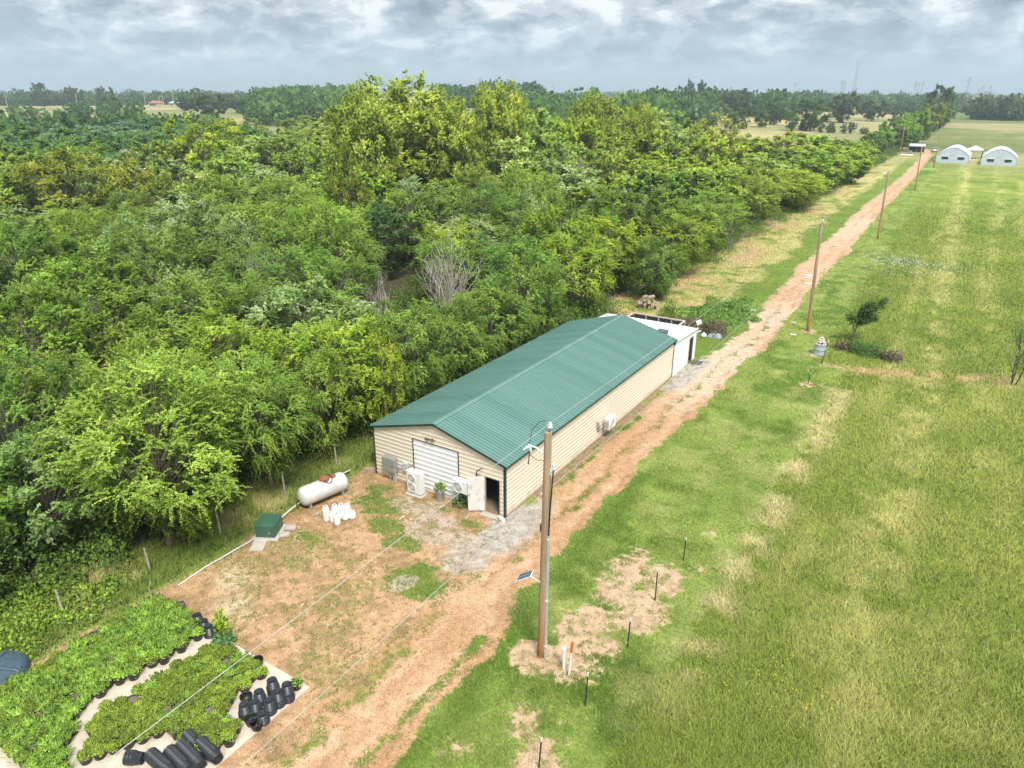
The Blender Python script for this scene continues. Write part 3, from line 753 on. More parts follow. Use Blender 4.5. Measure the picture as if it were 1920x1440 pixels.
x, y = P(1010, 78); named_tree(x, y, 10.2, 3.4, 'pale', 2, 'tree with pale turned leaves behind the far end of the roof', (1.0, 1.05, .75), 'silver_tree')
x, y = G(1225, 560); named_tree(x, y, 6.2, 3.0, 'elm', 4, 'feathery tree overhanging the wood pile behind the barn', (.85, .95, .9), 'elm_tree')

for x_, y_, H_, R_w, k_, lb_ in ((-12.6, 7.4, 7.4, 3.0, 3, 'green feathery tree crowding the near part of the left eave of the barn'), (-12.4, 12.6, 6.4, 2.9, 4, 'low green tree behind the middle of the green roof, before the leafless tree'), (-12.8, 17.6, 6.6, 3.2, 6, 'feathery tree behind the green roof, right of the leafless tree'), (-12.6, 22.8, 7.6, 3.1, 5, 'green tree crowding the far end of the left eave of the barn')):
    named_tree(x_, y_, H_, R_w, 'elm', k_, lb_, (.95, 1.03, .88), 'elm_tree')
def edge_x(y): return np.interp(y, [-30, 0, 26, 40, 52, 272, 400], [-13.6, -13.2, -11.6, -11.6, -11.8, -13.2, -16])
clear = [(P(640, 58), 2.6), (P(690, 60), 2.4), (P(838, 61), 3.0)]
rs = random.Random(5)
cand = []
for _ in range(16000):
    dd = 34+rs.random()**1.25*290; px = rs.uniform(-90, 1720)
    x, y = P(px, dd, 300)
    if x > edge_x(y)-.3: continue
    if dd > 235+max(0, (900-px))*.10: continue
    u, v, w = to_px(x, y, 6)
    if not (-120 < u < 1800): continue
    if any(math.hypot(x-c[0][0], y-c[0][1]) < c[1] for c in clear): continue
    sep = 5.0+max(0, dd-35)*.030
    if x > edge_x(y)-3: sep *= .84
    if all((x-a)**2+(y-b)**2 > (sep*.5+r_*.62)**2 for a, b, r_ in placed):
        placed.append((x, y, sep*.8)); cand.append((x, y, dd, u))
def zone_label(x, y, dd, u, key):
    kind = {'elm': 'feathery green', 'oak': 'clumpy yellow green', 'pale': 'pale silvery green', 'cedar': 'dark upright green'}[key.replace('far_', '')]
    if x > edge_x(y)-3.2 and y > 27: z = 'at the edge of the wood along the grassy strip'
    elif x > edge_x(y)-5 and y < 27: z = 'in the first row of the wood beside the yard and barn'
    elif dd < 75: z = 'inside the near wood to the left of the barn' if u < 700 else 'inside the near wood behind the green roof'
    elif dd < 140: z = 'deep in the left half of the wood' if u < 700 else 'deep in the right half of the wood'
    else: z = 'at the far side of the wood on the left' if u < 700 else 'at the far side of the wood on the right'
    return f'{kind} tree {z}', f'{kind} trees {z}'
for x, y, dd, u in cand:
    edge = x > edge_x(y)-3.2
    q_ = rs.random()
    if dd < 105: key = 'elm' if q_ < .70 else 'pale' if q_ < .80 else 'oak' if q_ < .94 else 'cedar'
    else: key = 'far_oak' if q_ < .48 else 'far_elm' if q_ < .86 else 'far_pale'
    if edge and y > 30: key = 'elm' if dd < 150 else 'far_elm' if q_ < .7 else 'far_oak'
    H = 8.5+3.4*(rs.random()-.5)
    if dd < 52: H *= .95
    if not edge: H += float(sstep(105, 175, dd))*(5.0+rs.random()*3.0)*float(np.interp(u, [560, 720, 1180, 1400], [.32, 1, 1, .0]))
    else: H = 7.4+2.4*(rs.random()-.3)
    Rr = (5.0+max(0, dd-35)*.030)*.71*rs.uniform(.82, 1.2)
    if x > -16 and y < 27: Rr = min(Rr, -9.0-x if x < -11 else 2.2); Rr = max(Rr, 2.0)
    base = {'elm': (1.05, 1.08, .85), 'oak': (1.05, 1.1, .85), 'pale': (1.05, 1.08, .9), 'cedar': (1.0, 1.05, 1.0)}[key.replace('far_', '')]
    if rs.random() < .20: base = (base[0]*.80, base[1]*.88, base[2]*.95)
    if rs.random() < .14: base = (base[0]*1.2, base[1]*1.14, base[2]*.8)
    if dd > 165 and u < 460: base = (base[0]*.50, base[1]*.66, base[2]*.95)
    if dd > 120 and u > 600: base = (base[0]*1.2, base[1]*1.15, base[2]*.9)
    lb, gp = zone_label(x, y, dd, u, key)
    if (590 < u < 730 and 51 < dd < 66) or (775 < u < 900 and 52 < dd < 66):
        H = rs.uniform(2.6, 4.0); Rr = rs.uniform(1.8, 2.4)
    tree({'elm': 'elm_tree', 'oak': 'oak_tree', 'pale': 'silver_tree', 'cedar': 'cedar_tree'}[key.replace('far_', '')], x, y, H, Rr, key, rs.randrange(99), lb, gp, jit(base, .11), rs.uniform(0, 6.28))
print('forest trees', len(cand), 'named', len(placed)-len(cand))

# shrubs along the foot of the wood, and undergrowth under it
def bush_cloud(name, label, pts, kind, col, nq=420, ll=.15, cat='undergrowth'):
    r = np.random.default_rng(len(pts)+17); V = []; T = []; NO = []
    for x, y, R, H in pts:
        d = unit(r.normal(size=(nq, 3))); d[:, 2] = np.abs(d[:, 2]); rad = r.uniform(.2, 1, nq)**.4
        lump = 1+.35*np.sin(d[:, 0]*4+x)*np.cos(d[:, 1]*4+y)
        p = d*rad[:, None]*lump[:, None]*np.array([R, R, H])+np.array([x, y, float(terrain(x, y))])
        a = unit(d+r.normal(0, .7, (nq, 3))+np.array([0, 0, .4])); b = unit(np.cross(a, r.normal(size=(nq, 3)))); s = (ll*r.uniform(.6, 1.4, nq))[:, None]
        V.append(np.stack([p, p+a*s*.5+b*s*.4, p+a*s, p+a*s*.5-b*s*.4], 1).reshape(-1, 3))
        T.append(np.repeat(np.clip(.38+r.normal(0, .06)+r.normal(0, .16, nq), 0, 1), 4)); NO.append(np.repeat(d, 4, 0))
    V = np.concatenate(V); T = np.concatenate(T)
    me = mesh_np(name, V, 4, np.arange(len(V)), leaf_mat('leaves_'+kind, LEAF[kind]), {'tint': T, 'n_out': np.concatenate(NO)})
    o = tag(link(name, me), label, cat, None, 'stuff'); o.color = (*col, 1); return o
pts = []
for k in range(150):
    y = rs.uniform(30, 272); x = float(edge_x(y))+rs.uniform(-.6, 1.6); pts.append((x, y, rs.uniform(.9, 2.0), rs.uniform(.9, 2.6)))
for k in range(46):
    y = rs.uniform(-20, 27); x = float(edge_x(y))+rs.uniform(-1.2, 1.0); pts.append((x, y, rs.uniform(.6, 1.3), rs.uniform(.5, 1.6)))
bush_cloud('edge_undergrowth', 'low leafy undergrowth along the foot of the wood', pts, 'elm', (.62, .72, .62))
pts = []
for k in range(420):
    dd = 34+rs.random()*150; px = rs.uniform(-60, 1500); x, y = P(px, dd, 300)
    if x < edge_x(y)-.8: pts.append((x, y, rs.uniform(1.2, 2.2), rs.uniform(.8, 2.0)))
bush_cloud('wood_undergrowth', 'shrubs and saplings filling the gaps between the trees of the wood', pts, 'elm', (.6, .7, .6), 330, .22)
pts = []
for k in range(420):
    dd = 30+rs.random()*48; px = rs.uniform(-120, 1320); x, y = P(px, dd, 500)
    if x < edge_x(y)+.6: pts.append((x, y, rs.uniform(.9, 1.8), rs.uniform(.8, 2.4)))
for k in range(60): pts.append((rs.uniform(-19, -11.2), rs.uniform(2, 26), rs.uniform(1.0, 1.7), rs.uniform(1.0, 2.6)))
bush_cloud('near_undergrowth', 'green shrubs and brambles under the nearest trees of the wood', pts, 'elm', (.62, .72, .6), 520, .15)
# leafy weeds at the left rim and the green patch by the drive
pts = [(G(rs.uniform(-60, 300), rs.uniform(1090, 1230)), 0) for _ in range(90)]
pts = [(p[0][0], p[0][1], rs.uniform(.4, .9), rs.uniform(.3, .8)) for p in pts if p[0][0] < -10.2]
bush_cloud('leafy_weeds', 'tall leafy weeds at the left beyond the potted plants', pts, 'elm', (1.25, 1.3, .9), 300, .13)
pts = [(rs.gauss(-2.2, 1.3), rs.gauss(41, 2.8), rs.uniform(.4, .8), rs.uniform(.2, .38)) for _ in range(85)]
bush_cloud('melon_vines', 'low bright green vines in the patch beside the drive beyond the barn', pts, 'elm', (.95, 1.15, 1.1), 170, .16)

# bare trees and dead brush
def bare_tree(name, label, cat, x, y, H, R, seed, mat=DEADWOOD, n=46, thick=.055, group=None, leaves=None):
    r = random.Random(seed); t = thing(name, label, cat, (x, y, float(terrain(x, y))), 0, group)
    mb = MB(); ends = []
    def grow(p, d, L, rad, lev):
        pts = [p]
        for k in range(4):
            d = (d+Vector((r.uniform(-.22, .22), r.uniform(-.22, .22), r.uniform(-.05, .16)))).normalized(); pts.append(pts[-1]+d*L/4)
        mb.path(pts, [rad*(1-.2*k) for k in range(5)], 5, False)
        ends.append(pts[-1])
        if lev > 0:
            for k in range(r.randint(4, 5)):
                q_ = pts[r.randint(1, 4)]; e = (d+Vector((r.uniform(-.9, .9), r.uniform(-.9, .9), r.uniform(-.2, .6)))).normalized()
                grow(q_, e, L*r.uniform(.4, .62), rad*.5, lev-1)
    stems = max(1, n//9)
    for k in range(stems):
        a = 2*math.pi*k/stems+r.uniform(-.4, .4); sp = r.uniform(.25, 1.0)*R/H
        grow(Vector((x+.12*math.cos(a)*(stems > 1), y+.12*math.sin(a)*(stems > 1), t.location.z-.05)), Vector((math.cos(a)*sp, math.sin(a)*sp, 1)).normalized(), H*.72, thick, 2)
    mb.build('branches', mat, t)
    if leaves:
        rr = np.random.default_rng(seed); e = np.array([tuple(v) for v in ends]); k = leaves[2]
        base = e[rr.integers(0, len(e), k)]+rr.normal(0, .17, (k, 3))
        a = unit(rr.normal(size=(k, 3))+np.array([.5, 0, .2])); b = unit(np.cross(a, rr.normal(size=(k, 3)))); s = (.13*rr.uniform(.6, 1.3, k))[:, None]
        V = np.stack([base, base+a*s*.5+b*s*.35, base+a*s, base+a*s*.5-b*s*.35], 1).reshape(-1, 3)-np.array(t.location)
        me = mesh_np('crown', V, 4, np.arange(len(V)), leaf_mat('leaves_'+leaves[0], LEAF[leaves[0]]), {'tint': np.repeat(np.clip(rr.normal(.4, .15, k), 0, 1), 4)})
        c = link('crown', me, t); c.color = (*leaves[1], 1)
    return t
x, y = P(838, 61, 480); bare_tree('dead_tree', 'leafless grey tree in the clearing behind the barn roof', 'dead tree', x, y, 7.8, 3.4, 3, n=110, thick=.11)
for i, (px, dd, H, lb) in enumerate(((665, 58, 5.6, 'grey dead brush at the clearing, left of the leafless tree'), (622, 59, 4.8, 'smaller grey dead brush farthest left in the clearing'), (700, 60, 5.2, 'grey dead brush between the leafless tree and the dark upright tree'),
                                      (1080, 122, 10.0, 'bare grey brush showing in the upper right of the wood'), (490, 62, 7.5, 'bare pale stems among the near green trees'))):
    x, y = P(px, dd, 500); bare_tree('dead_brush', lb, 'dead brush', x, y, H, 2.0, 20+i, n=63, thick=.07)
x, y = G(1378, 470); bare_tree('dead_brush', 'grey dead branches at the edge of the wood beside the grassy strip', 'dead brush', x-.6, y, 4.2, 2.2, 33, n=60, thick=.05)
x, y = G(1562, 362); bare_tree('fallen_branch', 'bleached fallen branches at the foot of the far wood edge', 'branch', x, y, 1.6, 2.2, 34, n=27, thick=.09)
DARKW = worn('dark_bark', (.075, .06, .05), .9, .3, 4)
t = thing('sapling', 'small dark leafy sapling leaning right beyond the stone filled drum', 'tree', (9.9, 38.6, 0))
limbs = [[(0, 0, 0), (.05, .02, .7), (.22, .14, 1.5), (.75, .45, 2.3), (1.35, .85, 3.1), (1.95, 1.2, 3.75)], [(.10, .06, 1.0), (-.15, -.1, 1.8), (-.35, -.2, 2.5)], [(.45, .28, 1.9), (.9, .5, 2.1), (1.35, .8, 2.15)], [(.3, .2, 1.7), (.35, .25, 2.5), (.5, .3, 3.0)], [(.8, .5, 2.4), (.7, .35, 3.0), (.95, .5, 3.5)]]
m = MB(); lp = []
for L_ in limbs:
    m.path(L_, [.075 if k == 0 and L_ is limbs[0] else .05*(1-k/len(L_)*.8) for k in range(len(L_))], 7)
    for a, b in zip(L_[:-1], L_[1:]):
        if a[2] > 1.3 or b[2] > 1.9: lp += [(a, b)]
o = m.build('trunk', DARKW); o.parent = t
rr = np.random.default_rng(41); k = 3400; sg = rr.integers(0, len(lp), k); A_ = np.array([q_[0] for q_ in lp])[sg]; B_ = np.array([q_[1] for q_ in lp])[sg]
base = A_+(B_-A_)*rr.random((k, 1))+rr.normal(0, .17, (k, 3))*np.array([1.2, 1, .8]); a = unit((B_-A_)*.5+rr.normal(0, .6, (k, 3))); b = unit(np.cross(a, rr.normal(size=(k, 3)))); q_ = (.17*rr.uniform(.6, 1.3, k))[:, None]
V = np.stack([base, base+a*q_*.5+b*q_*.3, base+a*q_, base+a*q_*.5-b*q_*.3], 1).reshape(-1, 3)
c_ = link('crown', mesh_np('crown', V, 4, np.arange(len(V)), leaf_mat('leaves_cedar', LEAF['cedar']), {'tint': np.repeat(np.clip(rr.normal(.4, .15, k), 0, 1), 4)}), t); c_.color = (.8, .95, .65, 1)
bare_tree('thorn_tree', 'small dark sparse tree at the right rim of the field', 'tree', 21.4, 34.4, 3.7, 1.7, 47, DARKW, 27, .055, None, ('cedar', (.9, 1.0, .8), 420))
def bush(name, label, x, y, R, H, kind, col, nq=1200, seed=1, stretch=1.0, rz=0.0):
    t = thing(name, label, 'bush', (x, y, float(terrain(x, y))), rz)
    r = np.random.default_rng(seed); d = unit(r.normal(size=(nq, 3))); d[:, 2] = np.abs(d[:, 2]); rad = r.uniform(.15, 1, nq)**.45
    lump = 1+.35*np.sin(d[:, 0]*5+seed)*np.cos(d[:, 1]*4+seed)
    p = d*(rad*lump)[:, None]*np.array([R*stretch, R, H])
    a = unit(d+r.normal(0, .7, (nq, 3))+np.array([0, 0, .3])); b = unit(np.cross(a, r.normal(size=(nq, 3)))); s = (.14*r.uniform(.6, 1.4, nq))[:, None]
    V = np.stack([p, p+a*s*.5+b*s*.35, p+a*s, p+a*s*.5-b*s*.35], 1).reshape(-1, 3)
    me = mesh_np('foliage', V, 4, np.arange(len(V)), leaf_mat('leaves_'+kind, LEAF[kind]), {'tint': np.repeat(np.clip(r.normal(.4, .17, nq), 0, 1), 4), 'n_out': np.repeat(d, 4, 0)})
    c = link('foliage', me, t); c.color = (*col, 1)
    mb = MB(); rr = random.Random(seed)
    for k in range(14):
        a_ = rr.uniform(0, 6.28); q_ = rr.uniform(.4, .95)
        mb.path([(0, 0, 0), (math.cos(a_)*R*stretch*q_*.5, math.sin(a_)*R*q_*.5, H*.5), (math.cos(a_)*R*stretch*q_, math.sin(a_)*R*q_, H*rr.uniform(.5, .9))], [.03, .022, .008], 5, False)
    o = mb.build('stems', BARK); o.parent = t
    return t
bush('low_bush', 'dark green sprawling bush at the foot of the leaning sapling', 11.2, 36.0, 1.05, 1.0, 'cedar', (1.05, 1.3, .8), 1900, 5, 1.7, -.25)
BR = {'dry': [(0, (.16, .12, .085)), (.5, (.30, .235, .17)), (1, (.45, .37, .28))]}
LEAF['dry'] = BR['dry']
bush('dry_bush', 'grey dry bush at the right end of the dark sprawling bush', 13.4, 35.3, .8, .8, 'dry', (1, .95, .95), 700, 6)
bush('dry_bush', 'grey dry bush just left of the dark sprawling bush', 9.5, 36.2, .6, .7, 'dry', (1, .95, .9), 500, 7)
bush('dry_shrub', 'brown dry shrub with grey tarp beside the drive beyond the barn', -.6, 34.6, 1.05, 1.3, 'dry', (1, .95, .9), 1300, 8)
bush('dry_shrub', 'brown dry shrub right behind the white annex', -2.9, 34.9, 1.1, 1.2, 'dry', (1.05, 1, .85), 1300, 9, 1.4)
bush('green_bush', 'green bush beside the wood pile behind the barn', -5.6, 37.2, 1.0, 1.7, 'elm', (1.1, 1.15, .8), 1300, 10)

# ------------------------------------------------------------------ distant woods, hedges and single trees
def wood(name, label, px0, px1, d0, d1, n, size, col, seed, kind='elm', nq=300, py=190):
    r = np.random.default_rng(seed); V = []; T = []; NO = []
    for k in range(n):
        dd = math.sqrt(r.uniform(d0*d0, d1*d1)); x, y = P(r.uniform(px0, px1), dd, py)
        H = size*r.uniform(.75, 1.25); R = H*r.uniform(.46, .66)
        d = unit(r.normal(size=(nq, 3))); rad = r.uniform(.45, 1, nq)**.4
        lump = 1+.25*np.sin(d[:, 0]*3.5+k)*np.cos(d[:, 1]*3.1+k*.7)+.15*np.sin(d[:, 2]*6+k)
        p = d*(rad*lump)[:, None]*np.array([R, R, H*.5])+np.array([x, y, float(terrain(x, y))+H*.47])
        s = (R*.30*r.uniform(.6, 1.3, nq))[:, None]
        a = unit(d+r.normal(0, .8, (nq, 3))); b = unit(np.cross(a, r.normal(size=(nq, 3))))
        V.append(np.stack([p, p+a*s*.5+b*s*.45, p+a*s, p+a*s*.5-b*s*.45], 1).reshape(-1, 3))
        T.append(np.repeat(np.clip(.38+r.normal(0, .17)+r.normal(0, .12, nq), 0, 1), 4)); NO.append(np.repeat(d, 4, 0))
    V = np.concatenate(V); T = np.concatenate(T)
    me = mesh_np(name, V, 4, np.arange(len(V)), leaf_mat('leaves_'+kind, LEAF[kind]), {'tint': T, 'n_out': np.concatenate(NO)})
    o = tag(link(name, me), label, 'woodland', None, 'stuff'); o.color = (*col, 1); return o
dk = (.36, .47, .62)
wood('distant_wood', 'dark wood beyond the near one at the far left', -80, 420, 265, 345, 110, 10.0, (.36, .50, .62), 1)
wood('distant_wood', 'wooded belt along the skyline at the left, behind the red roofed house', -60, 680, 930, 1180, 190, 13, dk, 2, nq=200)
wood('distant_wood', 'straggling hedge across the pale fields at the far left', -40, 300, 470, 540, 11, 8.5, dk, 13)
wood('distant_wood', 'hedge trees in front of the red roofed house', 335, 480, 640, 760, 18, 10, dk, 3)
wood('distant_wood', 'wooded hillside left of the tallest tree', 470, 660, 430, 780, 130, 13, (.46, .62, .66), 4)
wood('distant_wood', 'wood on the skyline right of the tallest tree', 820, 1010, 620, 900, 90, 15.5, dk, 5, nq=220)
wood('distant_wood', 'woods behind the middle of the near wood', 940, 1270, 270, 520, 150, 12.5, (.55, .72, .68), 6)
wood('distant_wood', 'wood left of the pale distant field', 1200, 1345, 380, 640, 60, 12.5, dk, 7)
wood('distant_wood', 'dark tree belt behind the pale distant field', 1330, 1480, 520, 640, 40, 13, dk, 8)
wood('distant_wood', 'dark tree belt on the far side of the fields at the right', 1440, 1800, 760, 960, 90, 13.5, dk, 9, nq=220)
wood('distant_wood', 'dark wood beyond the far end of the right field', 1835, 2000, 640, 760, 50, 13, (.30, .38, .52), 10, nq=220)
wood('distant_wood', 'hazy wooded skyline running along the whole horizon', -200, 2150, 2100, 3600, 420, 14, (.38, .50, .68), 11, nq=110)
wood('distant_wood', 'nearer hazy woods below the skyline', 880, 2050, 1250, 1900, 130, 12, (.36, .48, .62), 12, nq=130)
def single(px, dd, H, R, key, i, label, col=(.72, .88, .8), name='field_tree', group=None):
    x, y = P(px, dd); tree(name, x, y, H, R, key, i, label, group, col)
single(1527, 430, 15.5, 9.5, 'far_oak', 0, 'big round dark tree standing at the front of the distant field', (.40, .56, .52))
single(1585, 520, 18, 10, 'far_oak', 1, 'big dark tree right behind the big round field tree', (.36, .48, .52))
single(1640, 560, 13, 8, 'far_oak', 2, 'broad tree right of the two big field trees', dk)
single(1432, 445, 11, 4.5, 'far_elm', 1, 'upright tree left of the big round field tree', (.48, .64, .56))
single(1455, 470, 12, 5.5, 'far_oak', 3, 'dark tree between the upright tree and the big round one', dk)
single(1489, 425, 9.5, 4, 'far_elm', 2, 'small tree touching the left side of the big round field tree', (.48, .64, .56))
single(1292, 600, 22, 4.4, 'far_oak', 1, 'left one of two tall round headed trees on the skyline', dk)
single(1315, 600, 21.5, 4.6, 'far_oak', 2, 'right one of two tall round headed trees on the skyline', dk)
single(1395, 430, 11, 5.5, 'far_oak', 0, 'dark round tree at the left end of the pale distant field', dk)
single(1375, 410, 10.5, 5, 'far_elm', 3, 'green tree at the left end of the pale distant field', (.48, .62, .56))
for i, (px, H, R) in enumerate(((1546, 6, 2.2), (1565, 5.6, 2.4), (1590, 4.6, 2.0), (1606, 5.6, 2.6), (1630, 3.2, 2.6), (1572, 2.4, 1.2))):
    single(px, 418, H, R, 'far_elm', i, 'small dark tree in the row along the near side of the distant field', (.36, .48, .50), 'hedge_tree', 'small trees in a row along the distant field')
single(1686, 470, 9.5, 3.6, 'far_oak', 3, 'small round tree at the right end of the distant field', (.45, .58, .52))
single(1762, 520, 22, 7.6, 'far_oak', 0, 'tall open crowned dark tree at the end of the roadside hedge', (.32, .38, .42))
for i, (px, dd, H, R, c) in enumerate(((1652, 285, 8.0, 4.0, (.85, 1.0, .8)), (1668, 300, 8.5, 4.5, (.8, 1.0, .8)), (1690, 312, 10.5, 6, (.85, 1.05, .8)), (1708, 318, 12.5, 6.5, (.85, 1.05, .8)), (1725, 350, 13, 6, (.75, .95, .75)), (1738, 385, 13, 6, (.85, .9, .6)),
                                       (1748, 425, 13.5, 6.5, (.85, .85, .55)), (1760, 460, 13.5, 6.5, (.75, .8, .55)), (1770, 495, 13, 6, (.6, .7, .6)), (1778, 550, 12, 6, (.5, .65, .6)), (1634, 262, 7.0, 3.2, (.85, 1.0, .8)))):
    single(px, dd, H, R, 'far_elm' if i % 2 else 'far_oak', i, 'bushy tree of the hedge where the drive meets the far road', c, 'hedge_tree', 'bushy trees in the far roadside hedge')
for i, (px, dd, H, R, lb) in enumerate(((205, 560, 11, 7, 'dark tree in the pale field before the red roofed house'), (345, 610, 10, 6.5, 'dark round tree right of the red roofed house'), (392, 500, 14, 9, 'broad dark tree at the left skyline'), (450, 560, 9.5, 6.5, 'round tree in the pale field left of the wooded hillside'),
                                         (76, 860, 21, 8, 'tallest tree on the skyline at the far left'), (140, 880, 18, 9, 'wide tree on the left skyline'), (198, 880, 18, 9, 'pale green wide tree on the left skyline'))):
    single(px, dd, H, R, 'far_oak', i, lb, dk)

# ------------------------------------------------------------------ the barn
def siding_mat():
    m, nt, bs, out = new_mat('cream_siding')
    tcd = nd(nt, 'ShaderNodeTexCoord'); sp = nd(nt, 'ShaderNodeSeparateXYZ'); nt.links.new(tcd.outputs['Object'], sp.inputs[0])
    c = ramp(nt, noise(nt, .6, 5, .6), [(.3, (.73, .635, .51)), (.7, (.775, .68, .555))])
    c = mix(nt, .4, c, ramp(nt, noise(nt, 7, 4, .65, stretch=(1, 1, .12)), [(.3, (.67, .575, .46)), (.7, (.79, .70, .575))]))
    # red mud splashed up from the drive, higher in places
    h = nd(nt, 'ShaderNodeMath', operation='MULTIPLY_ADD'); nt.links.new(noise(nt, 2.2, 6, .72, dist=.4), h.inputs[0]); h.inputs[1].default_value = -1.5; nt.links.new(sp.outputs[2], h.inputs[2])
    mr = nd(nt, 'ShaderNodeMapRange'); nt.links.new(h.outputs[0], mr.inputs[0]); mr.inputs[1].default_value = -.38; mr.inputs[2].default_value = -.72; mr.inputs[4].default_value = .62
    c = mix(nt, mr.outputs[0], c, (.52, .34, .20))
    nt.links.new(c, bs.inputs['Base Color']); bs.inputs['Roughness'].default_value = .5
    return m
CREAM = siding_mat()
def roof_mat():
    """each ribbed sheet faded a little differently, with run marks down the slope"""
    m, nt, bs, out = new_mat('green_roof_steel')
    tcd = nd(nt, 'ShaderNodeTexCoord'); sp = nd(nt, 'ShaderNodeSeparateXYZ'); nt.links.new(tcd.outputs['Object'], sp.inputs[0])
    dv = nd(nt, 'ShaderNodeMath', operation='DIVIDE'); nt.links.new(sp.outputs[1], dv.inputs[0]); dv.inputs[1].default_value = .916
    fl = nd(nt, 'ShaderNodeMath', operation='FLOOR'); nt.links.new(dv.outputs[0], fl.inputs[0])
    wnz = nd(nt, 'ShaderNodeTexWhiteNoise', noise_dimensions='1D'); nt.links.new(fl.outputs[0], wnz.inputs['W'])
    sheet_c = ramp(nt, wnz.outputs['Value'], [(0, (.112, .222, .192)), (1, (.140, .255, .224))])
    run = noise(nt, 5, 5, .65, stretch=(.10, 1, .3)); sheet_c = mix(nt, 1, sheet_c, ramp(nt, run, [(.3, (.90, .92, .92)), (.7, (1.10, 1.08, 1.08))]), 'MULTIPLY')
    dirt = noise(nt, 1.3, 6, .7, dist=.6); sheet_c = mix(nt, ramp(nt, dirt, [(.58, (0, 0, 0)), (.80, (.5, .5, .5))]), sheet_c, (.16, .20, .15))
    nt.links.new(sheet_c, bs.inputs['Base Color']); bs.inputs['Roughness'].default_value = .42; bs.inputs['Specular IOR Level'].default_value = .45
    return m
GREEN = roof_mat()
TRIM = worn('dark_green_trim', (.012, .050, .036), .45, .2, 2)
WHITE = worn('white_steel', (.80, .81, .81), .42, .07, .8, stain=(.62, .60, .56), stain_at=(.6, .8), streak=True)
WHITE_OLD = worn('worn_white_paint', (.72, .69, .66), .6, .12, 2, stain=(.42, .30, .22), stain_at=(.56, .72), stain_scale=3, streak=True)
PLASTIC = worn('white_enamel', (.78, .77, .74), .4, .07, 2, stain=(.6, .55, .48), stain_at=(.62, .8))
GREY_M = worn('galvanised', (.46, .47, .47), .42, .2, 3, .55, stain=(.34, .26, .20), stain_at=(.55, .75), streak=True)
GALV = worn('galvanised_pipe', (.58, .60, .62), .4, .15, 3, .4)
DARK = worn('black_plastic', (.018, .020, .024), .45, .3, 4)
BLACKM = worn('dark_steel', (.03, .03, .03), .5, .3, 4)
RUST = worn('rust', (.30, .125, .055), .85, .4, 5, stain=(.16, .07, .04))
CONC = worn('concrete', (.52, .48, .42), .9, .14, 1.6, stain=(.38, .34, .28), stain_at=(.5, .75), bmp=.2)
SAND = worn('sandy_concrete', (.62, .54, .43), .9, .12, 1.4, stain=(.42, .36, .24), stain_at=(.52, .72), stain_scale=2.2, bmp=.2)
WOOD = worn('grey_lumber', (.42, .345, .27), .85, .25, 3, streak=True)
BROWN = worn('brown_board', (.17, .095, .06), .8, .3, 3)
GRIME = worn('rusty_edge', (.085, .05, .035), .9, .4, 6)
FLOOR = worn('barn_floor', (.26, .19, .125), .9, .25, 1.5)
BW, BL, HE, HR = 8.4852, 22.747, 2.9, 4.055
SL = (HR-HE)/(BW/2)
PER = .229
def profile(s0, s1, per=PER, dep=.019, cuts=()):
    out = []; n = int(math.ceil((s1-s0)/per))+1
    for k in range(n):
        b = s0+k*per
        for a, d_ in ((0, 0), (.66, 0), (.71, 1), (.94, 1)): out.append((b+a*per, d_*dep))
    out = [q_ for q_ in out if q_[0] < s1-1e-4]
    f = lambda s: np.interp(s, [o[0] for o in out]+[s1], [o[1] for o in out]+[0])
    for c in list(cuts)+[s1]: out.append((c, float(f(c))))
    return sorted(set(out))
def panel(mb, prof, pt, spans):
    """pt(s, t, depth) -> point; spans(s_mid) -> list of functions (t0(s), t1(s))"""
    for (s0, d0), (s1, d1) in zip(prof[:-1], prof[1:]):
        for lo, hi in spans((s0+s1)/2):
            if hi(s0)-lo(s0) < 1e-4 and hi(s1)-lo(s1) < 1e-4: continue
            mb.add([pt(s0, lo(s0), d0), pt(s0, hi(s0), d0), pt(s1, hi(s1), d1), pt(s1, lo(s1), d1)], [(0, 1, 2, 3)])
    return mb
k_ = lambda v: (lambda s: v)
def gl(s): return -BW+max(0, s-HE)/SL
def gr_(s): return -max(0, s-HE)/SL
GD = (-5.72, -2.80, 2.87); MD = (-1.17, -.33, 1.98)
def front_spans(s):
    holes = [h for h in (GD, MD) if s < h[2]]
    cur = gl; out = []
    for h in holes: out.append((cur, k_(h[0]))); cur = k_(h[1])
    out.append((cur, gr_)); return out
barn = thing('metal_barn', 'long cream metal barn with green ribbed roof and a white panel in its gable', 'barn', (0, 0, 0))
panel(MB(), profile(0, HR, cuts=(HE, GD[2], MD[2])), lambda s, t, d_: (t, -d_, s), front_spans).build('front_wall', CREAM, barn)
panel(MB(), profile(0, HR, cuts=(HE,)), lambda s, t, d_: (t, BL+d_, s), lambda s: [(gl, gr_)]).build('back_wall', CREAM, barn)
panel(MB(), profile(0, HE), lambda s, t, d_: (d_, t, s), lambda s: [(k_(0), k_(BL))]).build('side_wall', CREAM, barn)
panel(MB(), profile(0, HE), lambda s, t, d_: (-BW-d_, t, s), lambda s: [(k_(0), k_(BL))]).build('side_wall', CREAM, barn)
OH, OY = .175, .14
nrm_r = Vector((SL, 0, 1)).normalized(); nrm_l = Vector((-SL, 0, 1)).normalized()
ez = HE-OH*SL+.06
roof = MB()
def roof_pt(side):
    top = Vector((-BW/2, 0, HR+.06)); ev = Vector((OH if side > 0 else -BW-OH, 0, ez)); n_ = nrm_r if side > 0 else nrm_l
    def f(s, t, d_):
        q_ = top.lerp(ev, t)+n_*d_; return (q_.x, s, q_.z)
    return f
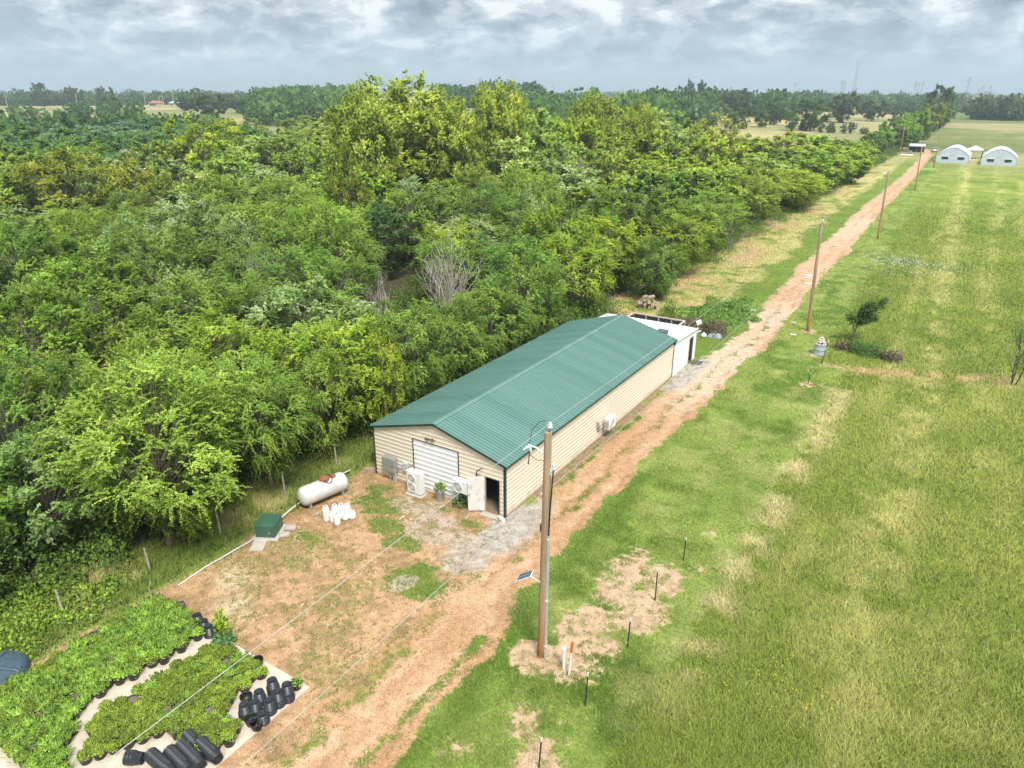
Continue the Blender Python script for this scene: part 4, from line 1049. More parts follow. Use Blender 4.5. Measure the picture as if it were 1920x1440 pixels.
for side in (1, -1):
    panel(roof, profile(-OY, BL+OY, PER, .050), roof_pt(side), lambda s: [(k_(0), k_(1))])
    f = roof_pt(side); roof.add([f(-OY, 0, -.03), f(BL+OY, 0, -.03), f(BL+OY, 1, -.03), f(-OY, 1, -.03)], [(0, 1, 2, 3)])
ro = roof.build('roof', GREEN, barn)
rc = MB(); w_ = .17; zt = HR+.06+.045
rc.add([(-BW/2-w_, -OY-.01, zt-w_*SL), (-BW/2, -OY-.01, zt), (-BW/2+w_, -OY-.01, zt-w_*SL), (-BW/2-w_, BL+OY+.01, zt-w_*SL), (-BW/2, BL+OY+.01, zt), (-BW/2+w_, BL+OY+.01, zt-w_*SL)], [(0, 1, 4, 3), (1, 2, 5, 4)])
rc.build('ridge_cap', GREEN, ro)
tr = MB()
for yy in (-OY-.015, BL+OY+.015):
    for sx in (1, -1):
        a = Vector((-BW/2, yy, HR+.045)); b = Vector((-BW/2+sx*(BW/2+OH), yy, ez-.015)); n_ = 12
        tr.add([a+Vector((0, -.015, .03)), b+Vector((0, -.015, .03)), b+Vector((0, -.015, -.075)), a+Vector((0, -.015, -.075)), a+Vector((0, .03, .03)), b+Vector((0, .03, .03)), b+Vector((0, .03, -.075)), a+Vector((0, .03, -.075))],
               [(0, 1, 2, 3), (7, 6, 5, 4), (0, 4, 5, 1), (3, 2, 6, 7), (1, 5, 6, 2)])
for sx in (OH+.004, -BW-OH-.022): tr.box(sx, sx+.018, -OY, BL+OY, ez-.085, ez-.01)
tr.build('eave_trim', TRIM, barn)
for cx, cy_, nm in ((0, 0, 1), (-BW, 0, 1), (0, BL, 1), (-BW, BL, 1)):
    m = MB(); sx = 1 if cx == 0 else -1; sy = -1 if cy_ == 0 else 1
    x0, x1 = sorted((cx+sx*.026, cx-sx*.085)); y0, y1 = sorted((cy_+sy*.026, cy_+sy*.022)); m.box(x0, x1, y0, y1, 0, HE-.03)
    x0, x1 = sorted((cx+sx*.026, cx+sx*.022)); y0, y1 = sorted((cy_+sy*.0215, cy_-sy*.085)); m.box(x0, x1, y0, y1, 0, HE-.08)
    m.build('corner_trim', TRIM if cx == 0 else GRIME, barn)
gd = panel(MB(), profile(.02, GD[2], .262, .026), lambda s, t, d_: (t, .012-d_, s), lambda s: [(k_(GD[0]+.02), k_(GD[1]-.02))]).build('garage_panel', WHITE, barn)
m = MB(); m.box(GD[0]-.03, GD[0]+.018, -.03, .02, 0, GD[2]+.03); m.box(GD[1]-.018, GD[1]+.035, -.032, .02, 0, GD[2]+.03); m.box(GD[0]-.028, GD[1]+.03, -.028, .02, GD[2]+.001, GD[2]+.04); m.build('door_edge', GRIME, gd)
m = MB(); m.path([(-5.33, -.02, 2.28), (-5.33, -.06, 2.25), (-5.36, -.05, 1.9), (-5.42, -.04, 1.35)], .012, 6); m.build('handle', PLASTIC, gd)
fr = MB(); fr.box(MD[0]-.06, MD[0], -.035, .06, 0, MD[2]+.05); fr.box(MD[1], MD[1]+.05, -.035, .06, 0, MD[2]+.05); fr.box(MD[0], MD[1], -.035, .06, MD[2], MD[2]+.05); fr.build('door_frame', WOOD, barn)
hx, hy = MD[0]-.02, -.05; da = math.atan2(-.46, -.70)
dl = MB(); dl.obox((hx+math.cos(da)*.42, hy+math.sin(da)*.42, .06), .84, .045, 1.92, da, .008); dl.build('entry_door', WHITE_OLD, barn)
dd_ = [o for o in barn.children if o.name.startswith('entry_door')][0]
m = MB(); px_, py_ = hx+math.cos(da)*.76, hy+math.sin(da)*.76; nn = (math.sin(da), -math.cos(da))
if nn[1] > 0: nn = (-nn[0], -nn[1])
m.path([(px_, py_, 1.0), (px_+nn[0]*.07, py_+nn[1]*.07, 1.0)], .018, 8); m.lathe([(.0, 0), (.035, .01), (.04, .03), (.0, .05)], (px_+nn[0]*.07, py_+nn[1]*.07, .975), 10); m.build('handle', worn('brass', (.33, .2, .09), .4, .2, 5, .7), dd_)
m = MB()
for (u0, u1, z0, z1) in ((.10, .38, .2, .85), (.46, .74, .2, .85), (.10, .38, 1.05, 1.8), (.46, .74, 1.05, 1.8)):
    for q0, q1, a0, a1 in ((u0, u1, z0, z0+.02), (u0, u1, z1-.02, z1), (u0, u0+.02, z0+.02, z1-.02), (u1-.02, u1, z0+.02, z1-.02)):
        c_ = (q0+q1)/2; m.obox((hx+math.cos(da)*c_+nn[0]*.026, hy+math.sin(da)*c_+nn[1]*.026, a0), q1-q0, .012, a1-a0, da)
m.build('moulding', WHITE_OLD, dd_)
m = MB(); m.box(-BW+.05, -.05, .06, BL-.06, -.05, .03); m.build('floor_slab', FLOOR, barn)
m = MB(); m.box(-3.2, -.06, 2.6, 2.7, .03, 2.7); m.box(-3.3, -3.2, .08, 2.7, .03, 2.7); m.build('inner_partition', BROWN, barn)
m = MB(); m.box(-BW-.03, GD[0]-.05, -.028, -.021, -.02, .05); m.box(.021, .028, .03, BL, -.02, .045); m.build('base_flashing', worn('base_flashing', (.30, .22, .15), .8, .3, 2), barn)
m = MB(); m.obox((-.75, -.28, 0), .95, .34, .05, .05); m.build('door_sill', CONC, barn)
m = MB(); m.path([(-1.66, -.03, 1.80), (-1.64, -.10, 2.12), (-1.55, -.16, 2.24), (-1.22, -.26, 2.52), (-1.16, -.28, 2.52)], [.028, .028, .028, .028, .036], 8); m.build('conduit_mast', BROWN, barn)
m = MB(); m.box(-4.75, -4.25, -.05, -.021, 3.10, 3.16); m.path([(-4.62, -.05, 3.16), (-4.70, -.22, 3.22)], [.05, .085], 10); m.path([(-4.36, -.05, 3.16), (-4.28, -.20, 3.24)], [.05, .085], 10); m.build('flood_lamp', BROWN, barn)

# ------------------------------------------------------------------ fixed to or standing by the barn
def ac_unit(label, x0, y0, z0, w, d, h, fans, face='y', group=None):
    """outdoor air conditioner: case, round fan grilles on the front, louvred side"""
    t = thing('air_conditioner', label, 'air conditioner', (x0, y0, z0), 0)
    def pt(u, v, z): return (x0+u, y0+v, z0+z) if face == 'y' else (x0-v, y0+u, z0+z)     # u along the front, v out of the back (front at v=0)
    def bx(m, u0, u1, v0, v1, a, b, bev=0):
        p, q_ = pt(u0, v0, a), pt(u1, v1, b); xs = sorted((p[0], q_[0])); ys = sorted((p[1], q_[1])); m.box(xs[0], xs[1], ys[0], ys[1], p[2], q_[2], bev)
    m = MB(); bx(m, 0, w, 0, d, .05, h, .02); bx(m, -.008, w+.008, -.008, d+.008, h-.03, h+.006, .006); m.build('case', PLASTIC, t)
    m = MB(); bx(m, .06, .14, .03, d-.03, 0, .05); bx(m, w-.14, w-.06, .03, d-.03, 0, .05); m.build('foot', GREY_M, t)
    r = min(h/len(fans)*.40, w*.31)
    for cz in fans:
        g = MB(); n_ = 28; cu = w*.36
        for rr, hw in ((r, .022), (r*.80, .006), (r*.62, .006), (r*.44, .006), (r*.2, .012)):
            ring = [pt(cu+rr*math.cos(2*math.pi*k/n_), -.022, cz+rr*math.sin(2*math.pi*k/n_)) for k in range(n_)]
            g.path(ring+[ring[0]], hw, 5, False)
        for k in range(10):
            a = 2*math.pi*k/10; g.path([pt(cu+r*.18*math.cos(a), -.024, cz+r*.18*math.sin(a)), pt(cu+r*math.cos(a), -.024, cz+r*math.sin(a))], .005, 4, False)
        f = g.build('fan_grille', PLASTIC, t)
        b = MB(); vs = [pt(cu+r*.97*math.cos(2*math.pi*k/n_), -.006, cz+r*.97*math.sin(2*math.pi*k/n_)) for k in range(n_)]
        b.add(vs, [tuple(range(n_))]); b.build('fan_opening', worn('fan_shadow_grey', (.30, .29, .26), .7, .2, 6), f)
        b = MB()
        for k in range(4):
            a = 2*math.pi*k/4+.3
            b.add([pt(cu, -.012, cz), pt(cu+r*.85*math.cos(a), -.010, cz+r*.85*math.sin(a)), pt(cu+r*.85*math.cos(a+.8), -.014, cz+r*.85*math.sin(a+.8))], [(0, 1, 2)])
        b.build('fan_blade', GREY_M, f)
    m = MB()
    for k in range(int((h-.2)/.05)): bx(m, -.012, -.002, .05, d-.05, .12+k*.05, .14+k*.05)
    m.build('side_louvre', GREY_M, t)
    return t
ac_unit('tall white double fan air conditioner on a pad beside the white roll panel', -5.62, -.78, .10, .92, .36, 1.28, (.40, .92))
m = MB(); tp = thing('equipment_pad', 'small pale slab under the tall double fan air conditioner', 'slab', (-5.15, -.62, 0)); m.obox((-5.15, -.62, 0), 1.08, .56, .10, .03, .015); m.build('slab', CONC, tp)
ac_unit('white single fan air conditioner hung low on the gable behind the open door', -2.86, -.46, .82, .90, .36, .72, (.37,))
ac_unit('white air conditioner hung halfway along the side wall facing the drive', .56, 10.75, .55, .92, .34, .74, (.38,), 'x')
m = MB(); t = thing('wall_bracket', 'steel bracket under the side wall air conditioner', 'bracket', (.3, 11.2, .5))
for yy in (10.9, 11.45): m.box(.022, .60, yy, yy+.035, .51, .548); m.box(.022, .05, yy, yy+.035, .15, .51); m.path([(.05, yy+.017, .2), (.56, yy+.017, .51)], .012, 5)
m.build('arm', GREY_M, t)
t = thing('disconnect_box', 'small grey switch boxes on the side wall beside its air conditioner', 'switch box', (.05, 10.2, .9))
m = MB(); m.box(.022, .12, 10.05, 10.25, .92, 1.25, .01); m.build('box', GREY_M, t); m = MB(); m.box(.022, .10, 10.34, 10.50, .72, .95, .01); m.build('box', GREY_M, t)
m = MB(); m.path([(.06, 10.15, .92), (.06, 10.2, .6), (.1, 10.6, .62), (.25, 10.72, .8)], .018, 6); m.build('cable', BLACKM, t)
t = thing('electrical_cabinet', 'large grey steel electrical cabinet on the gable left of the white roll panel', 'electrical cabinet', (-7.2, -.03, .6))
m = MB(); m.box(-7.68, -6.84, -.36, -.022, .62, 1.46, .02); m.build('cabinet', GREY_M, t); ce = t.children[0]
m = MB(); m.box(-7.64, -6.88, -.374, -.361, .66, 1.42, .006); m.build('door', GREY_M, ce); m = MB(); m.box(-6.98, -6.94, -.40, -.374, .98, 1.08, .006); m.build('handle', BLACKM, ce)
for xx in (-7.02, -6.90, -7.28): m = MB(); m.path([(xx, -.20, .62), (xx, -.20, .1), (xx, -.20, -.1)], .05 if xx > -7.2 else .03, 10); m.build('conduit', GALV, t)
t = thing('meter_box', 'small pale blue grey meter box right of the electrical cabinet', 'meter box', (-6.25, -.03, .9))
m = MB(); m.box(-6.42, -6.10, -.17, -.022, .86, 1.34, .015); m.build('box', worn('pale_blue_grey', (.48, .55, .58), .5, .12, 3), t)
m = MB(); m.path([(-6.84, -.1, 1.0), (-6.6, -.14, .95), (-6.42, -.1, 1.05)], .03, 8); m.path([(-6.10, -.1, 1.0), (-5.98, -.1, 1.0)], .03, 8); m.build('conduit', GALV, t)
t = thing('junction_box', 'little brown junction boxes between meter box and white roll panel', 'junction box', (-5.9, -.03, 1.0))
m = MB(); m.box(-5.98, -5.84, -.11, -.022, 1.12, 1.30, .01); m.build('box', worn('tan_box', (.40, .31, .23), .6, .2, 4), t); m = MB(); m.box(-5.97, -5.80, -.10, -.022, .80, 1.02, .01); m.build('box', worn('tan_box', (.40, .31, .23), .6, .2, 4), t)
t = thing('planter_can', 'galvanised can with a leafy plant standing before the white roll panel', 'planter', (-3.72, -.42, 0))
m = MB(); m.lathe([(.20, 0), (.205, .02), (.225, .60), (.24, .62), (.235, .64), (.21, .62), (.20, .50)], (-3.72, -.42, 0), 18); m.build('can', GREY_M, t)
def leaves_part(parent, c, rad, h, nq, ll, kind, col, seed, name='foliage', up=.3):
    r = np.random.default_rng(seed); d = unit(r.normal(size=(nq, 3))); d[:, 2] = np.abs(d[:, 2]); q_ = r.uniform(.15, 1, nq)**.5
    p = d*q_[:, None]*np.array([rad, rad, h])+np.array(c)
    a = unit(d+r.normal(0, .5, (nq, 3))+np.array([0, 0, up])); b = unit(np.cross(a, r.normal(size=(nq, 3)))); s = (ll*r.uniform(.6, 1.4, nq))[:, None]
    V = np.stack([p, p+a*s*.5+b*s*.3, p+a*s, p+a*s*.5-b*s*.3], 1).reshape(-1, 3)-np.array(abs_loc(parent))
    me = mesh_np(name, V, 4, np.arange(len(V)), leaf_mat('leaves_'+kind, LEAF[kind]), {'tint': np.repeat(np.clip(r.normal(.42, .17, nq), 0, 1), 4), 'n_out': np.repeat(d, 4, 0)})
    o = link(name, me, parent); o.color = (*col, 1); return o
leaves_part(t, (-3.72, -.42, .6), .30, .42, 130, .13, 'oak', (1.1, 1.3, .9), 3)
t = thing('potted_vine', 'dark leafy vine growing at the foot of the gable beside the open door', 'plant', (-2.55, -.32, 0))
leaves_part(t, (-2.5, -.30, .05), .38, .75, 190, .14, 'cedar', (1.1, 1.35, .9), 4); m = MB(); m.path([(-2.55, -.3, 0), (-2.5, -.28, .5), (-2.3, -.3, .8)], .015, 5); m.build('stem', BARK, t)
t = thing('hanging_hose', 'dark green coil of hose hung by the open door', 'hose', (-2.25, -.5, .4))
m = MB(); m.path([(-2.12+.11*math.cos(a), -.47+.05*math.sin(a*2.1), .66+.2*math.sin(a)) for a in np.linspace(0, 18.8, 40)], .022, 6); m.build('coil', worn('hose_green', (.02, .045, .04), .5, .2, 4), t)
t = thing('plank', 'short plank leaning at the foot of the open white door', 'plank', (-1.6, -.8, 0)); m = MB(); m.obox((-1.62, -.95, .03), .11, .62, .035, .25); m.build('board', WOOD, t)
gx_, gy_ = G(940, 975); t = thing('step_block', 'white concrete block on the ground at the barn corner', 'block', (gx_, gy_, 0)); m = MB(); m.obox((gx_, gy_, 0), .52, .2, .12, -.5, .01); m.build('block', worn('white_block', (.66, .62, .56), .9, .12, 3), t)
t = thing('board', 'short grey board lying at the left corner of the barn', 'board', (-9.0, .1, 0)); m = MB(); m.obox((-9.0, .15, 0), .75, .16, .12, .5); m.build('plank', WOOD, t)

# white annex behind the barn
ann = thing('white_annex', 'flat roofed white metal annex at the far end of the barn', 'annex', (0, BL, 0))
A0, A1 = BL+.06, 27.75
azt = lambda y: 2.66-.055*(y-A0)
vp = lambda y0, y1, z1: profile(y0, y1, .30, .016)
w = MB(); panel(w, profile(A0, 26.18, .30, .016), lambda s, t, d_: (.02+d_, s, t), lambda s: [(k_(0), azt)])
panel(w, profile(26.98, A1, .30, .016), lambda s, t, d_: (.02+d_, s, t), lambda s: [(k_(0), azt)])
w.add([(.02, 26.18, 2.06), (.02, 26.98, 2.06), (.02, 26.98, azt(26.98)), (.02, 26.18, azt(26.18))], [(0, 1, 2, 3)])
w.add([(.02, A1, 0), (-7.6, A1, 0), (-7.6, A1, azt(A1)), (.02, A1, azt(A1))], [(0, 1, 2, 3)])
w.add([(-7.6, A0, 0), (-7.6, A1, 0), (-7.6, A1, azt(A1)), (-7.6, A0, azt(A0))], [(3, 2, 1, 0)])
w.build('wall', worn('annex_white', (.74, .78, .80), .45, .07, .8, stain=(.60, .62, .62), stain_at=(.6, .8), streak=True), ann)
m = MB(); m.add([(-7.75, A0, azt(A0)+.02), (.12, A0, azt(A0)+.02), (.12, A1+.1, azt(A1)+.02), (-7.75, A1+.1, azt(A1)+.02), (-7.75, A0, azt(A0)+.09), (.12, A0, azt(A0)+.09), (.12, A1+.1, azt(A1)+.09), (-7.75, A1+.1, azt(A1)+.09)], [(3, 2, 1, 0), (4, 5, 6, 7), (0, 1, 5, 4), (1, 2, 6, 5), (2, 3, 7, 6), (3, 0, 4, 7)]); m.build('roof', worn('annex_roof', (.62, .615, .60), .6, .06, 1, stain=(.62, .58, .52), stain_at=(.6, .8)), ann); ar = ann.children[1]
m = MB(); m.box(-2.05, -1.25, 24.3, 25.0, azt(24.6)+.095, azt(24.6)+.30, .02); m.build('roof_hatch', worn('hatch_grey', (.10, .11, .12), .5, .2, 3), ar)
m = MB(); m.path([(-1.12, 24.5, azt(24.5)+.08), (-1.12, 24.5, azt(24.5)+.62)], .03, 8); m.path([(-.98, 24.9, azt(24.9)+.08), (-.98, 24.9, azt(24.9)+.5)], .03, 8); m.build('vent_pipe', PLASTIC, ar)
m = MB(); m.box(-.05, .045, 26.18, 26.27, 0, 2.06); m.box(-.05, .045, 26.89, 26.98, 0, 2.06); m.box(-.05, .045, 26.27, 26.89, 1.97, 2.06); m.build('door_frame', BROWN, ann)
m = MB(); m.obox((-.30, 26.30, .05), .55, .04, 1.9, .15); m.build('door', worn('tan_door', (.40, .29, .18), .7, .2, 3), ann)
m = MB(); m.box(-7.5, -.02, A0+.02, A1-.05, -.05, .03); m.build('floor_slab', FLOOR, ann)
m = MB(); m.box(.024, .10, A0-.02, A0+.06, 2.52, 2.66, .01); m.build('gutter_end', BLACKM, ann)
t = thing('flood_light', 'white square flood light on a short pole at the far annex corner', 'flood light', (.1, 27.7, 2.3))
m = MB(); m.path([(.06, 27.72, 2.1), (.06, 27.72, 2.7), (.16, 27.66, 2.92)], .03, 8); m.build('pole', PLASTIC, t); m = MB(); m.obox((.22, 27.62, 2.86), .40, .10, .36, .6, .02, -.35); m.build('lamp_head', PLASTIC, t)
m = MB(); m.path([(.06, 27.74, 2.2), (.3, 27.9, 2.28)], .05, 8); m.build('bracket', PLASTIC, t)
t = thing('door_mat', 'dark grey mat on the gravel at the annex door', 'mat', (.55, 26.8, 0)); m = MB(); m.obox((.55, 26.8, .004), .75, .95, .03, .06, .008); m.build('mat', worn('mat_grey', (.10, .095, .09), .95, .2, 8), t)
# open topped pen of lumber and mesh, boards and logs behind the annex
t = thing('lumber_pen', 'open lumber frame pen with dark mesh sides behind the annex', 'pen', (-4, 30, 0))
px0, px1, py0, py1, pz = -6.8, -2.2, 28.3, 31.3, 1.75
m = MB()
for yy in (py0, py1): m.box(px0, px1, yy-.06, yy+.06, pz, pz+.10)
for xx in (px0, px1): m.box(xx-.06, xx+.06, py0+.06, py1-.06, pz, pz+.10)
for xx in np.linspace(px0, px1, 5): m.box(xx-.045, xx+.045, py0-.045, py0+.045, 0, pz); m.box(xx-.045, xx+.045, py1-.045, py1+.045, 0, pz)
m.box(-5.0, -3.6, 29.5, 29.6, pz-.2, pz-.1); m.build('frame', worn('pale_lumber', (.58, .50, .42), .85, .2, 3), t)
m = MB(); m.box(px0, px1, py1-.02, py1-.01, .02, pz); m.box(px0+.01, px0+.02, py0, py1, .02, pz); m.box(px1-.02, px1-.01, py0, py1, .02, pz); m.build('mesh_side', worn('shade_mesh', (.05, .045, .045), .9, .3, 5), t)
m = MB(); m.box(px0-.3, px1+.1, py0-.3, py1+.1, .002, .02); m.build('bedding', worn('pen_floor', (.14, .10, .075), .95, .3, 2), t)
t = thing('board_stack', 'stack of yellow and white boards beside the lumber pen', 'boards', (-7.5, 31.8, 0))
for i, (dx, dy, rz, mm) in enumerate(((0, 0, .1, WHITE_OLD), (.25, .45, .05, worn('yellow_board', (.48, .30, .06), .7, .2, 3)), (-.1, .9, .12, WHITE_OLD), (.3, 1.3, .02, worn('yellow_board', (.48, .30, .06), .7, .2, 3)))):
    m = MB(); m.obox((-7.4+dx, 31.3+dy, .5+.09*i), 2.3, .34, .08, rz+.25, .008); m.build('board', mm, t)
m = MB(); m.box(-8.2, -6.6, 31.0, 32.6, 0, .49, .03); m.build('pallet', WOOD, t)
lr = random.Random(3)
LOGM = worn('split_log', (.36, .28, .20), .9, .3, 4); LOGE = worn('log_end', (.55, .42, .28), .9, .2, 6)
log0 = None
lx, ly = G(1216, 578)
k = 0
for lev, n_ in ((0, 6), (1, 5), (2, 4), (3, 2)):
    for i in range(n_):
        L = lr.uniform(.55, .95); rr = lr.uniform(.13, .2)
        t = thing('log', 'short cut log in the wood pile behind the annex', 'log', (lx+(i-n_/2)*.42+lr.uniform(-.1, .1), ly+lr.uniform(-.35, .35), .17+lev*.29), lr.uniform(-.9, .9), 'cut logs in the wood pile')
        m = MB(); m.path([(0, -L/2, 0), (0, L/2, 0)], [rr, rr*.92], 9, False, False); o = m.build('bark', LOGM); o.parent = t
        m = MB()
        for yy in (-L/2, L/2): m.add([(rr*math.cos(a)*.96, yy, rr*math.sin(a)*.96) for a in np.linspace(0, 6.283, 10)[:-1]], [tuple(range(9))])
        o = m.build('cut_end', LOGE); o.parent = t
t = thing('tarp', 'crumpled grey blue tarp at the foot of the brown dry shrub', 'tarp', (-.35, 34.0, 0))
gn = 9; vs = []
for j in range(gn):
    for i in range(gn):
        u, v = i/(gn-1)-.5, j/(gn-1)-.5; e = max(abs(u), abs(v))
        vs.append((-.35+u*1.2+lr.uniform(-.04, .04), 34.0+v*.8+lr.uniform(-.04, .04), max(.012, (.38*(1-(2*e)**2)+lr.uniform(-.06, .08))*(e < .49)+.012)))
m = MB(); m.add(vs, [(j*gn+i, j*gn+i+1, (j+1)*gn+i+1, (j+1)*gn+i) for j in range(gn-1) for i in range(gn-1)]); m.build('sheet', worn('tarp_grey', (.33, .36, .39), .5, .2, 6), t)
bx_, by_ = G(1319, 632); t = thing('white_bag', 'small white bag on the grass near the annex corner', 'bag', (bx_, by_, 0)); m = MB(); m.lathe([(.05, 0), (.24, .04), (.27, .16), (.2, .3), (.07, .36), (.09, .42), (.0, .43)], (bx_, by_, 0), 12); m.build('sack', worn('white_bag', (.78, .78, .78), .5, .06, 5), t)

# ------------------------------------------------------------------ propane, utility box, pipes
TANKW = worn('tank_paint', (.70, .69, .67), .35, .10, 1.2, stain=(.52, .47, .42), stain_at=(.56, .78), stain_scale=2.2)
def tank_mat():
    m, nt, bs, out = new_mat('rust_marked_tank')
    tcd = nd(nt, 'ShaderNodeTexCoord'); s = nd(nt, 'ShaderNodeSeparateXYZ'); nt.links.new(tcd.outputs['Object'], s.inputs[0])
    n_ = noise(nt, 2.2, 6, .65, dist=.5); base = ramp(nt, noise(nt, 1.4, 5, .6), [(.3, (.50, .49, .48)), (.7, (.66, .655, .65))])
    # rust spreads from the fittings on the crown of the tank
    z = nd(nt, 'ShaderNodeMath', operation='MULTIPLY_ADD'); nt.links.new(n_, z.inputs[0]); z.inputs[1].default_value = .9; nt.links.new(s.outputs[2], z.inputs[2])
    f = ramp(nt, z.outputs[0], [(.0, (0, 0, 0)), (1, (1, 1, 1))])
    mr = nd(nt, 'ShaderNodeMapRange'); nt.links.new(z.outputs[0], mr.inputs[0]); mr.inputs[1].default_value = 1.60; mr.inputs[2].default_value = 1.72
    lx_ = nd(nt, 'ShaderNodeMapRange'); nt.links.new(s.outputs[1], lx_.inputs[0]); lx_.inputs[1].default_value = .62; lx_.inputs[2].default_value = .30; lx_.inputs[3].default_value = 0; lx_.inputs[4].default_value = 1
    mm = nd(nt, 'ShaderNodeMath', operation='MULTIPLY'); nt.links.new(mr.outputs[0], mm.inputs[0]); nt.links.new(lx_.outputs[0], mm.inputs[1])
    c = mix(nt, mm.outputs[0], base, (.34, .15, .07))
    nt.links.new(c, bs.inputs['Base Color']); bs.inputs['Roughness'].default_value = .4
    return m
ta = (-9.12, -4.88); tb = (-8.56, -2.28)
tz = math.atan2(tb[1]-ta[1], tb[0]-ta[0])
t = thing('propane_tank', 'long white propane tank with rusty dome fittings on top', 'propane tank', ((ta[0]+tb[0])/2, (ta[1]+tb[1])/2, 0), tz-math.pi/2)
def loc_build(m, nm, mat, par):
    me_o = m.build(nm, mat); me_o.parent = par; return me_o
L2, RR = 1.38, .50
m = MB(); prof = [(0.0, -L2-.0)]
for a in np.linspace(0, math.pi/2, 7)[1:]: prof.append((RR*math.sin(a), -L2+.30*(1-math.cos(a))))
for a in np.linspace(math.pi/2, 0, 7): prof.append((RR*math.sin(a), L2-.30*(1-math.cos(a))))
vs = MB(); vs.lathe(prof, (0, 0, 0), 32, 'x', True, math.pi/2)
vs.v = [(x, y, z+.68) for x, y, z in vs.v]; body = loc_build(vs, 'body', tank_mat(), t)
m = MB(); m.lathe([(.26, 1.12), (.27, 1.24), (.25, 1.30), (.16, 1.345), (0, 1.36)], (0, .12, 0), 20); loc_build(m, 'dome_lid', RUST, t)
m = MB(); m.lathe([(.19, 1.14), (.20, 1.20), (.19, 1.22), (0, 1.235)], (0, .58, 0), 16); loc_build(m, 'fitting_cover', RUST, t)
m = MB(); m.path([(.30*math.cos(a)+.12, .22+.25*math.sin(a), 1.28-.16*(.30*math.cos(a)+.12)**2*6+.02*math.sin(a*3)) for a in np.linspace(0, 13, 40)], .016, 6); loc_build(m, 'hose', DARK, t)
for yy in (-.95, .95):
    for xx in (-.28, .28): m = MB(); m.box(xx-.05, xx+.05, yy-.06, yy+.06, 0, .34); loc_build(m, 'leg', GREY_M, t)
m = MB(); m.path([(0, -L2+.02, .55), (0, -L2-.16, .45), (0, -L2-.14, .25)], .03, 8); loc_build(m, 'valve', BLACKM, t)
gx_, gy_ = G(595, 967); t = thing('foot_block', 'small tan block on the dirt at the foot of the propane tank', 'block', (gx_, gy_, 0)); m = MB(); m.obox((gx_, gy_, 0), .22, .2, .16, .3, .02); m.build('block', WOOD, t)
# small gas cylinders
def cylinder(label, x, y, r, h, group=None):
    t = thing('gas_cylinder', label, 'gas cylinder', (x, y, 0), random.uniform(0, 6.28), group)
    m = MB(); m.lathe([(r*.72, .0), (r*.72, .03), (r*.95, .05), (r, .10), (r, h-.12), (r*.92, h-.05), (r*.6, h), (r*.2, h+.02), (0, h+.02)], (0, 0, 0), 20); loc_build(m, 'body', worn('cylinder_white', (.80, .79, .77), .35, .05, 3, stain=(.6, .52, .45), stain_at=(.62, .8)), t)
    m = MB()
    for a0 in (0.2, 2.3, 4.4): m.path([(r*.60*math.cos(a), r*.60*math.sin(a), h+.045) for a in np.linspace(a0, a0+1.7, 7)], .03, 5)
    loc_build(m, 'collar', worn('cylinder_white', (.80, .79, .77), .35, .05, 3), t)
    m = MB(); m.lathe([(.03, h+.01), (.03, h+.05), (.04, h+.055), (.04, h+.08), (0, h+.085)], (0, 0, 0), 10); loc_build(m, 'valve', worn('blue_valve', (.03, .09, .38), .5, .2, 5) if 'blue' in label else worn('grey_valve', (.45, .45, .44), .5, .2, 5) if h < .55 else worn('brass', (.33, .2, .09), .4, .2, 5, .7), t)
    return t
for (px, py, h, lb) in ((613, 977, .78, 'tall slim white gas cylinder at the left end of the little group'), (625, 979, .52, 'white gas cylinder second from the left in the little group'), (633, 984, .60, 'white gas cylinder standing foremost in the little group'),
                        (629, 969, .62, 'white gas cylinder behind the foremost one'), (641, 966, .58, 'white gas cylinder in the rear of the group with a blue valve'), (637, 973, .42, 'short white gas cylinder in the middle of the group'),
                        (648, 974, .36, 'squat white gas cylinder second from the right'), (661, 972, .36, 'squat white gas cylinder at the right end of the group'), (652, 962, .46, 'white gas cylinder hindmost in the group')):
    x, y = G(px, py); cylinder(lb, x, y, .165 if h > .4 else .185, h)
# pad mounted utility box
UT = worn('utility_green', (.05, .125, .08), .5, .14, 1.5, stain=(.085, .17, .12), stain_at=(.55, .75))
uz = math.atan2(-6.3+7.6, -8.7+8.0)
c0 = np.array([-8.74, -7.2]); t = thing('utility_box', 'dark green pad mounted utility box on a concrete pad by the trees', 'utility box', (c0[0], c0[1], 0), uz); t.scale = (.80, .80, .86)
m = MB(); m.box(-.85, .85, -.78, .78, 0, .16, .03); loc_build(m, 'pad', CONC, t)
m = MB(); m.box(-.66, .66, -.58, .58, .16, .86, .02); loc_build(m, 'cabinet', UT, t)
m = MB(); m.box(-.69, .69, -.61, .61, .862, .93, .03); loc_build(m, 'lid', UT, t)
m = MB(); m.box(-.02, .04, .612, .64, .55, .66, .008); m.box(-.672, -.66, -.3, -.24, .4, .5); loc_build(m, 'lock', GALV, t)
gx_, gy_ = G(487, 1021); t = thing('concrete_slab', 'pale concrete slab lying before the green utility box', 'slab', (gx_, gy_, 0)); m = MB(); m.obox((gx_, gy_, 0), 1.15, .62, .09, uz+.1, .012); m.build('slab', CONC, t)
for i, (px, py, s, lb) in enumerate(((545, 993, .55, 'pinkish stone block at the right corner of the utility pad'), (534, 1006, .5, 'stone block on the ground before the right side of the utility pad'))):
    x, y = G(px, py); t = thing('stone_block', lb, 'stone', (x, y, 0)); m = MB(); m.obox((x, y, 0), s, s*.62, .2, .5+i*.3, .05); m.build('stone', worn('pink_stone', (.48, .40, .35), .9, .2, 3), t)
